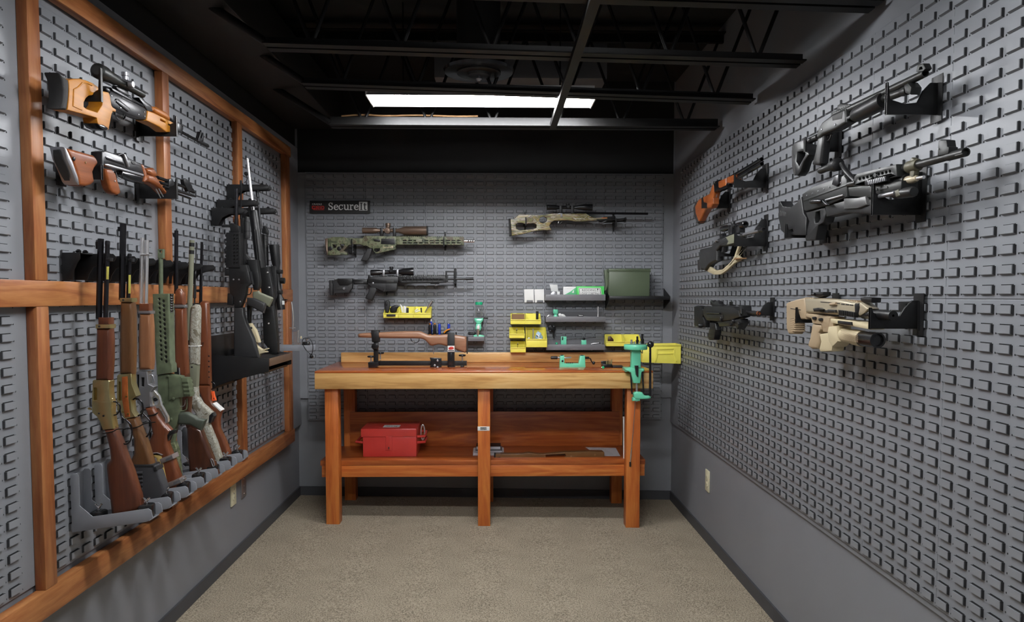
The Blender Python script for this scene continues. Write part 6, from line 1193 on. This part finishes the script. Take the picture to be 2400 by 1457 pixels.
g.slab('feed_cover', [(270, 1045), (330, 1005), (460, 955), (570, 912), (575, 940), (460, 985), (330, 1035), (275, 1065)], .044, 'parker', .006); g.slab('latch', [(470, 990), (490, 925), (520, 915), (520, 985), (505, 1005)], .02, 'gunmetal', .003, off=.022)
g.slab('feed_tray', [(560, 1092), (660, 1088), (720, 1075), (732, 1140), (660, 1167), (560, 1172)], .056, 'midgrey', .004); g.slab('lower_receiver', [(420, 1150), (560, 1110), (760, 1100), (765, 1210), (560, 1200), (430, 1230)], .04, 'polymer', .005)
g.tube('charging_handle', (318, 1116), (400, 1112), [(0, 14), (.1, 18), (.85, 18), (1, 12)], 'gunmetal', off=.04, seg=10); g.slab('charging_arm', [(395, 1098), (425, 1128), (440, 1140), (410, 1142)], .01, 'gunmetal', .002, off=.036); g.tube('operating_rod', (430, 1105), (560, 1068), 8, 'steeldull', off=.028, seg=8)
g.slab('grip', [(280, 1197), (420, 1162), (432, 1200), (412, 1270), (372, 1292), (352, 1400), (282, 1406), (275, 1390), (305, 1262)], .034, 'polymer', .006, [[(352, 1195), (385, 1185), (388, 1245), (372, 1272), (348, 1275), (345, 1240)]], res=2); g.wire('trigger', [(360, 1195), (372, 1220), (362, 1245)], 6, 'gunmetal')
hs = [[(x_+9*math.cos(k*math.pi/4), y_+10*math.sin(k*math.pi/4)) for k in range(8)] for x_, y_ in [(680+i*28, 948-i*7) for i in range(9)]]
g.slab('heat_shield', [(640, 930), (660, 908), (950, 838), (956, 930), (830, 962), (730, 1000), (628, 1002)], .05, 'parker', .005, hs); g.slab('shield_core', [(655, 950), (940, 880), (940, 915), (660, 985)], .036, 'ink', .002)
rl = g.slab('side_rail', [(715, 962), (872, 925), (880, 962), (718, 1000)], .012, 'gunmetal', .002, off=.03)
for i in range(10): g.slab('rail_tooth', [(738+i*13, 960-i*3), (744+i*13, 958-i*3), (748+i*13, 990-i*3), (741+i*13, 992-i*3)], .005, 'steeldull', .0008, off=.038, par=rl)
g.slab('lower_guard', [(590, 1010), (900, 970), (990, 960), (985, 1030), (740, 1090), (600, 1075)], .046, 'parker', .005)
for p in ([(755, 1030), (810, 1018), (812, 1034), (756, 1046)], [(825, 1015), (885, 1002), (887, 1018), (826, 1031)]): g.slab('vent', p, .002, 'ink', .0004, off=.024)
g.wire('carry_arm', [(650, 965), (600, 915), (560, 865), (545, 835)], 20, 'polymer', off=.012, sm=1); g.tube('carry_handle', (385, 888), (525, 838), [(0, 20), (.08, 26), (.3, 24), (.65, 30), (.75, 44), (.98, 48), (1, 40)], 'polymer', off=.02, seg=16); g.tube('arm_pivot', (600, 990), (660, 975), [(0, 22), (1, 24)], 'parker', off=.018)
g.tube('barrel', (940, 890), (1400, 765), [(0, 32), (1, 28)], 'parker', seg=16); fh = g.tube('flash_hider', (1330, 785), (1470, 748), [(0, 28), (.1, 33), (1, 34)], 'parker', seg=16, bore=.75); g.slab('hider_slot', [(1385, 772), (1440, 758), (1442, 764), (1388, 780)], .002, 'ink', .0004, off=.017, par=fh)
g.tube('gas_collar', (1045, 862), (1120, 842), [(0, 40), (.1, 46), (.9, 46), (1, 40)], 'olivedark', seg=16); g.slab('collar_strut', [(1035, 830), (1062, 788), (1085, 800), (1072, 850), (1085, 895), (1066, 972), (1040, 968), (1050, 890)], .016, 'olivedark', .004); g.tube('gas_cylinder', (955, 972), (1035, 955), [(0, 40), (1, 42)], 'polymer', seg=16); g.tube('gas_nut', (1035, 958), (1108, 944), [(0, 30), (.6, 32), (1, 20)], 'champagne', seg=12); g.tube('gas_tip', (1100, 945), (1158, 934), [(0, 12), (.3, 15), (1, 13)], 'steel', seg=12)
g.slab('front_sight', [(1255, 778), (1262, 665), (1280, 655), (1322, 660), (1328, 705), (1342, 712), (1335, 762)], .024, 'parker', .003); g.disc('sight_screw', (1262, 725), 6, .002, 'steeldull', .012, seg=8)
g.tube('bipod_leg', (780, 1088), (945, 1052), 17, 'steeldull', off=.02, seg=10); g.tube('bipod_foot', (940, 1060), (1085, 1042), [(0, 30), (.1, 40), (.9, 40), (1, 34)], 'polymer', off=.01, seg=14); g.slab('bipod_head', [(935, 1035), (965, 1022), (978, 1070), (945, 1085)], .05, 'olivedark', .004)
hook('R', P(Q1, (768, 1215)), 'forend of the machine gun', .15, .10, .06, up=.12); hook('R', P(Q1, (130, 1385)), 'stock of the machine gun', .15, .05, .03)
g = Gun('double_shotgun', 'over and under shotgun with orange brown wooden stock on the right wall', 'shotgun', 'X', CR, (CR, 3.6, 1.75), None, R1)
g.tube('barrel', (300, 240), (540, 96), [(0, 15), (1, 14.5)], 'blued', seg=16, bore=.8); g.tube('barrel', (300, 268), (541, 128), [(0, 15), (1, 14.5)], 'blued', seg=16, bore=.8); g.slab('rib', [(300, 250), (540, 108), (540, 116), (300, 258)], .01, 'blued', .001)
g.slab('forend_tip', [(298, 218), (345, 200), (356, 214), (350, 246), (322, 262), (300, 258)], .036, 'orangewood', .008, res=2); g.slab('forend', [(240, 246), (292, 222), (292, 276), (252, 294), (242, 292)], .038, 'orangewood', .008, res=2); g.slab('receiver', [(208, 252), (242, 236), (246, 302), (214, 322)], .036, 'blued', .004); g.slab('forend_iron', [(242, 290), (300, 262), (302, 285), (245, 312)], .03, 'blued', .003)
g.slab('stock', [(208, 262), (214, 312), (202, 360), (202, 400), (190, 428), (158, 436), (136, 470), (106, 530), (86, 470), (80, 420), (105, 370), (150, 345), (182, 328), (200, 270)], .038, 'orangewood', .010, res=3); g.slab('butt_pad', [(82, 392), (90, 470), (110, 522), (97, 536), (76, 490), (68, 430)], .04, 'rubber', .006)
g.wire('trigger_guard', [(202, 335), (212, 368), (228, 362), (236, 318)], 4, 'steeldull'); g.disc('hinge_pin', (215, 257), 5, .003, 'chrome', .018, seg=8); g.tube('lever', (216, 258), (226, 250), 4, 'chrome', seg=8)
hook('R', P(R1, (350, 290)), 'forend of the over and under shotgun', .15, .06, .04); hook('R', P(R1, (130, 430)), 'stock of the over and under shotgun', .15, .055, .03)
g = Gun('scout_rifle', 'dark scoped rifle with a loose tan webbing sling on the right wall', 'rifle', 'X', CR, (CR, 3.6, 1.5), None, R1)
g.slab('stock', [(115, 710), (195, 690), (212, 655), (245, 640), (300, 632), (302, 668), (250, 692), (226, 722), (226, 788), (196, 802), (172, 820), (150, 856), (120, 848), (110, 780)], .040, 'charcoal', .010, res=3); g.slab('forend', [(245, 645), (352, 600), (356, 672), (290, 690), (250, 692)], .036, 'charcoal', .008, res=2); g.slab('forend_panel', [(292, 628), (352, 605), (354, 665), (300, 680), (312, 655)], .002, 'olive', .0006, off=.018)
g.slab('butt_pad', [(98, 782), (112, 780), (120, 852), (102, 852)], .04, 'rubber', .004); g.slab('receiver', [(218, 652), (270, 622), (352, 598), (352, 622), (270, 652)], .03, 'gunmetal', .005); g.tube('barrel', (345, 630), (530, 582), [(0, 14), (1, 11)], 'steeldull', seg=14); g.tube('front_band', (400, 617), (420, 612), 14, 'gunmetal'); g.tube('front_sight', (520, 584), (556, 576), [(0, 10), (.3, 16), (1, 16)], 'gunmetal', bore=.7); g.slab('sight_blade', [(485, 585), (500, 555), (520, 560), (520, 580)], .012, 'gunmetal', .002)
sp = g.tube('scope', (272, 572), (430, 540), [(0, 19), (.03, 22), (.2, 22), (.28, 14), (.55, 14), (.68, 23), (.98, 25), (1, 20)], 'blackgloss', seg=16, bore=.8); g.tube('turret', (345, 552), (344, 523), [(0, 12), (.4, 12), (.5, 15), (1, 14)], 'gunmetal', par=sp); g.disc('side_turret', (345, 548), 13, .016, 'gunmetal', .012, par=sp)
for x in (318, 372): g.slab('scope_ring', rect(x-8, 545-(x-318)*.2, x+10, 612-(x-318)*.25), .03, 'gunmetal', .003)
g.slab('rear_sight', rnd([(248, 610), (270, 602), (275, 635), (252, 640)], 0), .02, 'gunmetal', .003); g.wire('bolt_handle', [(225, 660), (232, 648), (240, 652)], 6, 'steeldull', off=.025); g.wire('trigger_guard', [(238, 700), (248, 745), (268, 735), (275, 695)], 5, 'gunmetal'); g.slab('magazine', [(268, 695), (280, 690), (275, 728), (262, 735)], .022, 'gunmetal', .003)
g.slab('sling', [(374, 690), (386, 690), (366, 748), (392, 768), (392, 782), (352, 805), (302, 852), (260, 882), (212, 884), (160, 858), (152, 832), (180, 825), (222, 855), (270, 848), (330, 795), (352, 755)], .012, 'webbing', .002, [[(178, 838), (215, 866), (262, 866), (305, 835), (352, 780), (330, 808), (275, 858), (220, 864)]])
g.slab('sling_keeper', [(352, 768), (392, 768), (392, 776), (352, 782)], .03, 'brown', .001); g.slab('grip', [(192, 690), (228, 700), (228, 790), (196, 800)], .036, 'charcoal', .01)
hook('R', P(R1, (352, 690)), 'forend of the scoped rifle with the tan sling', .15, .09, .05, up=.12); hook('R', P(R1, (245, 760)), 'wrist of the scoped rifle with the tan sling', .12, .03, .02)
g = Gun('light_machine_gun', 'short black light machine gun with ribbed pistol grip low on the right wall', 'machine gun', 'X', CR-.01, (CR, 3.6, 1.2), None, V1)
g.slab('stock', [(105, 230), (128, 222), (165, 228), (186, 262), (192, 290), (182, 330), (206, 380), (202, 428), (150, 430), (105, 415)], .04, 'polymer', .008, res=2); q = g.at((182, 410), .02); lathe('stock_knob', q, q+Vector((-.02, 0, 0)), [(0, .012), (.6, .012), (1, .007)], 'polymer', g.o, 12)
g.slab('receiver', [(185, 262), (215, 232), (330, 225), (480, 240), (522, 268), (532, 330), (440, 362), (320, 372), (220, 362), (190, 312)], .05, 'polymer', .006); g.slab('receiver_plate', [(225, 305), (375, 312), (375, 345), (228, 342)], .004, 'parker', .001, off=.026); g.tube('drum_cover', (215, 250), (260, 245), [(0, 18), (.5, 24), (1, 18)], 'polymer', off=.012, seg=12)
g.slab('sight_group', [(255, 182), (272, 175), (290, 195), (312, 178), (332, 182), (342, 205), (372, 222), (290, 242), (260, 216)], .024, 'gunmetal', .003); g.slab('feed_cover', [(380, 222), (480, 236), (480, 262), (385, 262)], .04, 'polymer', .004); g.tube('operating_rod', (230, 292), (350, 298), 9, 'gunmetal', off=.028, seg=8)
g.slab('grip', [(250, 378), (300, 384), (310, 450), (290, 545), (242, 545), (234, 500), (250, 430)], .032, 'polymer', .007, res=2)
for i in range(9): g.slab('grip_rib', [(246-i*1.5, 440+i*11), (306-i*1.5, 444+i*11), (305-i*1.5, 449+i*11), (245-i*1.5, 445+i*11)], .034, 'gunmetal', .001)
g.slab('lower_group', [(320, 368), (440, 358), (532, 345), (545, 385), (525, 415), (505, 445), (490, 415), (450, 415), (340, 422)], .04, 'polymer', .006)
for p, r_ in (((350, 350), 22), ((460, 370), 20), ((515, 395), 16), ((440, 400), 10)): g.disc('fitting', p, r_, .012, 'gunmetal', .02, seg=12)
g.slab('side_frame', [(525, 225), (540, 225), (545, 300), (530, 300)], .05, 'black', .003); g.tube('barrel', (500, 282), (722, 296), [(0, 20), (.7, 18), (.72, 21), (1, 20)], 'gunmetal', seg=16, bore=.7); g.tube('muzzle_ring', (712, 295), (718, 296), 21.5, 'orangewood', seg=16)
g.tube('gas_tube', (490, 340), (545, 347), 14, 'polymer'); g.tube('gas_tip', (540, 347), (562, 349), [(0, 14), (1, 12)], 'tanlight', seg=10)
hook('R', P(V1, (560, 320)), 'barrel of the short light machine gun', .14, .03, .02, up=.06); hook('R', P(V1, (250, 380)), 'receiver of the short light machine gun', .12, .03, .02)
g = Gun('tan_rifle', 'tan rifle with suppressor and underslung launcher low on the right wall', 'rifle', 'X', CR-.015, (CR, 2.3, 1.1), None, V1)
g.slab('stock', [(968, 202), (985, 190), (1060, 166), (1140, 148), (1152, 290), (1146, 352), (1102, 352), (1085, 300), (1052, 295), (1046, 440), (1030, 490), (990, 490), (970, 440)], .040, 'tandark', .007, res=2)
for i in range(7): g.slab('stock_rib', [(1008, 340+i*20), (1042, 332+i*20), (1046, 345+i*20), (1010, 352+i*20)], .042, 'tandark', .003)
g.slab('stock_slot', [(1010, 248), (1105, 262), (1105, 267), (1010, 254)], .002, 'ink', .0004, off=.02)
g.slab('upper_receiver', [(1140, 155), (1450, 165), (1612, 196), (1612, 335), (1450, 312), (1150, 292)], .045, 'champagne', .010, res=3); g.slab('top_rail', teeth(1145, 156, 1640, 186, 30, 10)+[(1640, 200), (1145, 170)], .022, 'tandark', .0012)
g.slab('upper_panel', [(1290, 185), (1470, 200), (1470, 206), (1290, 191)], .002, 'ink', .0004, off=.023)
for i in range(3): g.slab('vent', [(1485+i*40, 203+i*4), (1515+i*40, 206+i*4), (1515+i*40, 216+i*4), (1485+i*40, 213+i*4)], .002, 'ink', .0004, off=.023)
g.slab('charging_slot', [(1280, 258), (1360, 268), (1360, 292), (1282, 282)], .002, 'ink', .0004, off=.0225); g.slab('charging_handle', [(1215, 250), (1262, 243), (1285, 258), (1280, 280), (1225, 280)], .02, 'polymer', .004, off=.03); g.slab('port_flap', [(1350, 258), (1420, 264), (1426, 290), (1358, 292)], .012, 'polymer', .004, off=.026); g.tube('rail_knob', (1385, 212), (1440, 206), [(0, 14), (.5, 16), (1, 14)], 'tandark', off=.026, seg=10)
rl = g.slab('side_rail', [(1455, 262), (1612, 284), (1612, 336), (1455, 312)], .012, 'polymer', .002, off=.024)
for i in range(9): g.slab('rail_tooth', [(1462+i*17, 266+i*2.4), (1471+i*17, 267+i*2.4), (1471+i*17, 312+i*2.4), (1462+i*17, 311+i*2.4)], .004, 'gunmetal', .0008, off=.031, par=rl)
g.slab('lower_receiver', [(1148, 292), (1300, 312), (1425, 332), (1385, 352), (1372, 422), (1312, 445), (1292, 402), (1212, 392), (1200, 346), (1150, 330)], .040, 'tandark', .006); g.slab('magazine_well', [(1300, 320), (1420, 335), (1400, 480), (1310, 470)], .037, 'tandark', .005)
for p in ((1222, 342), (1282, 355)): g.slab('selector', rnd([(p[0]-16, p[1]-14), (p[0]+12, p[1]-16), (p[0]+14, p[1]+14), (p[0]-12, p[1]+16)], 1), .012, 'polymer', .003, off=.022)
g.slab('grip', [(1212, 392), (1296, 402), (1292, 450), (1268, 480), (1272, 560), (1256, 628), (1200, 630), (1165, 602), (1190, 520)], .034, 'tandark', .009, res=2); g.wire('trigger_guard', [(1245, 475), (1290, 470), (1300, 400)], 6, 'tandark'); g.wire('trigger', [(1275, 405), (1285, 430), (1275, 455)], 6, 'polymer')
g.slab('launcher_rail', [(1378, 345), (1600, 365), (1745, 402), (1738, 448), (1600, 422), (1390, 388)], .05, 'tanlight', .005); g.slab('rail_clamp', [(1448, 365), (1570, 378), (1575, 408), (1520, 405), (1450, 395)], .012, 'polymer', .003, off=.026)
g.slab('launcher_frame', [(1360, 418), (1440, 410), (1450, 560), (1400, 610), (1360, 560), (1350, 470)], .05, 'tanlight', .008); g.slab('launcher_grip', [(1278, 490), (1350, 478), (1412, 470), (1425, 560), (1402, 600), (1392, 650), (1285, 656), (1275, 632), (1292, 560)], .042, 'tanlight', .006); g.slab('launcher_trigger', [(1310, 640), (1340, 600), (1430, 590), (1400, 620)], .02, 'polymer', .003)
lt = g.tube('launcher_tube', (1425, 480), (1690, 535), [(0, 58), (.05, 64), (.7, 68), (.72, 74), (1, 76)], 'tanlight', seg=22)
for i in range(10): g.slab('grip_flute', [(1478, 452+i*9), (1640, 485+i*9), (1640, 488+i*9), (1478, 455+i*9)], .002, 'tandark', .0006, off=.032, par=lt)
g.tube('launcher_barrel', (1680, 532), (1830, 548), [(0, 70), (1, 74)], 'blackgloss', seg=24, bore=.78)
g.slab('gas_block', [(1600, 202), (1662, 190), (1740, 252), (1692, 300), (1650, 322), (1612, 262)], .036, 'champagne', .006); g.slab('front_plate', [(1605, 205), (1640, 200), (1645, 240), (1630, 320), (1608, 300)], .046, 'polymer', .005)
g.slab('front_sight', [(1660, 150), (1690, 142), (1770, 150), (1766, 196), (1700, 196), (1665, 182)], .03, 'polymer', .004); g.slab('rear_sight', [(1200, 102), (1250, 96), (1312, 96), (1310, 130), (1270, 152), (1212, 136)], .03, 'polymer', .005); g.tube('sight_drum', (1215, 118), (1240, 118), [(0, 14), (.5, 17), (1, 14)], 'polymer', off=.018, seg=10)
g.tube('suppressor', (1690, 300), (1975, 318), [(0, 36), (.04, 46), (.5, 46), (.51, 44), (.53, 46), (1, 46)], 'polymer', seg=22, bore=.25); g.tube('barrel_collar', (1640, 300), (1700, 302), [(0, 24), (1, 28)], 'champagne')
hook('R', P(V1, (1748, 440)), 'suppressor of the tan rifle', .15, .06, .045, up=.08); hook('R', P(V1, (1060, 385)), 'stock of the tan rifle', .15, .055, .03)
b0 = P(V1, (2090, 185)); b1 = P(V1, (2205, 455)); fr = Gun('ladder_bracket', 'open black ladder bracket on the wall in front of the tan rifle', 'bracket', 'X', XR-.012, (XR, hit('X', XR, b1[0], b1[1]).y, hit('X', XR, b1[0], b1[1]).z), None, V1)
fr.slab('plate', [(2020, 185), (2208, 182), (2208, 455), (2185, 450), (2180, 360), (2095, 355), (2095, 445), (2080, 445)], .005, 'black', .001, [[(2092, 208), (2178, 206), (2178, 262), (2092, 262)], [(2092, 282), (2178, 282), (2178, 338), (2092, 334)]])
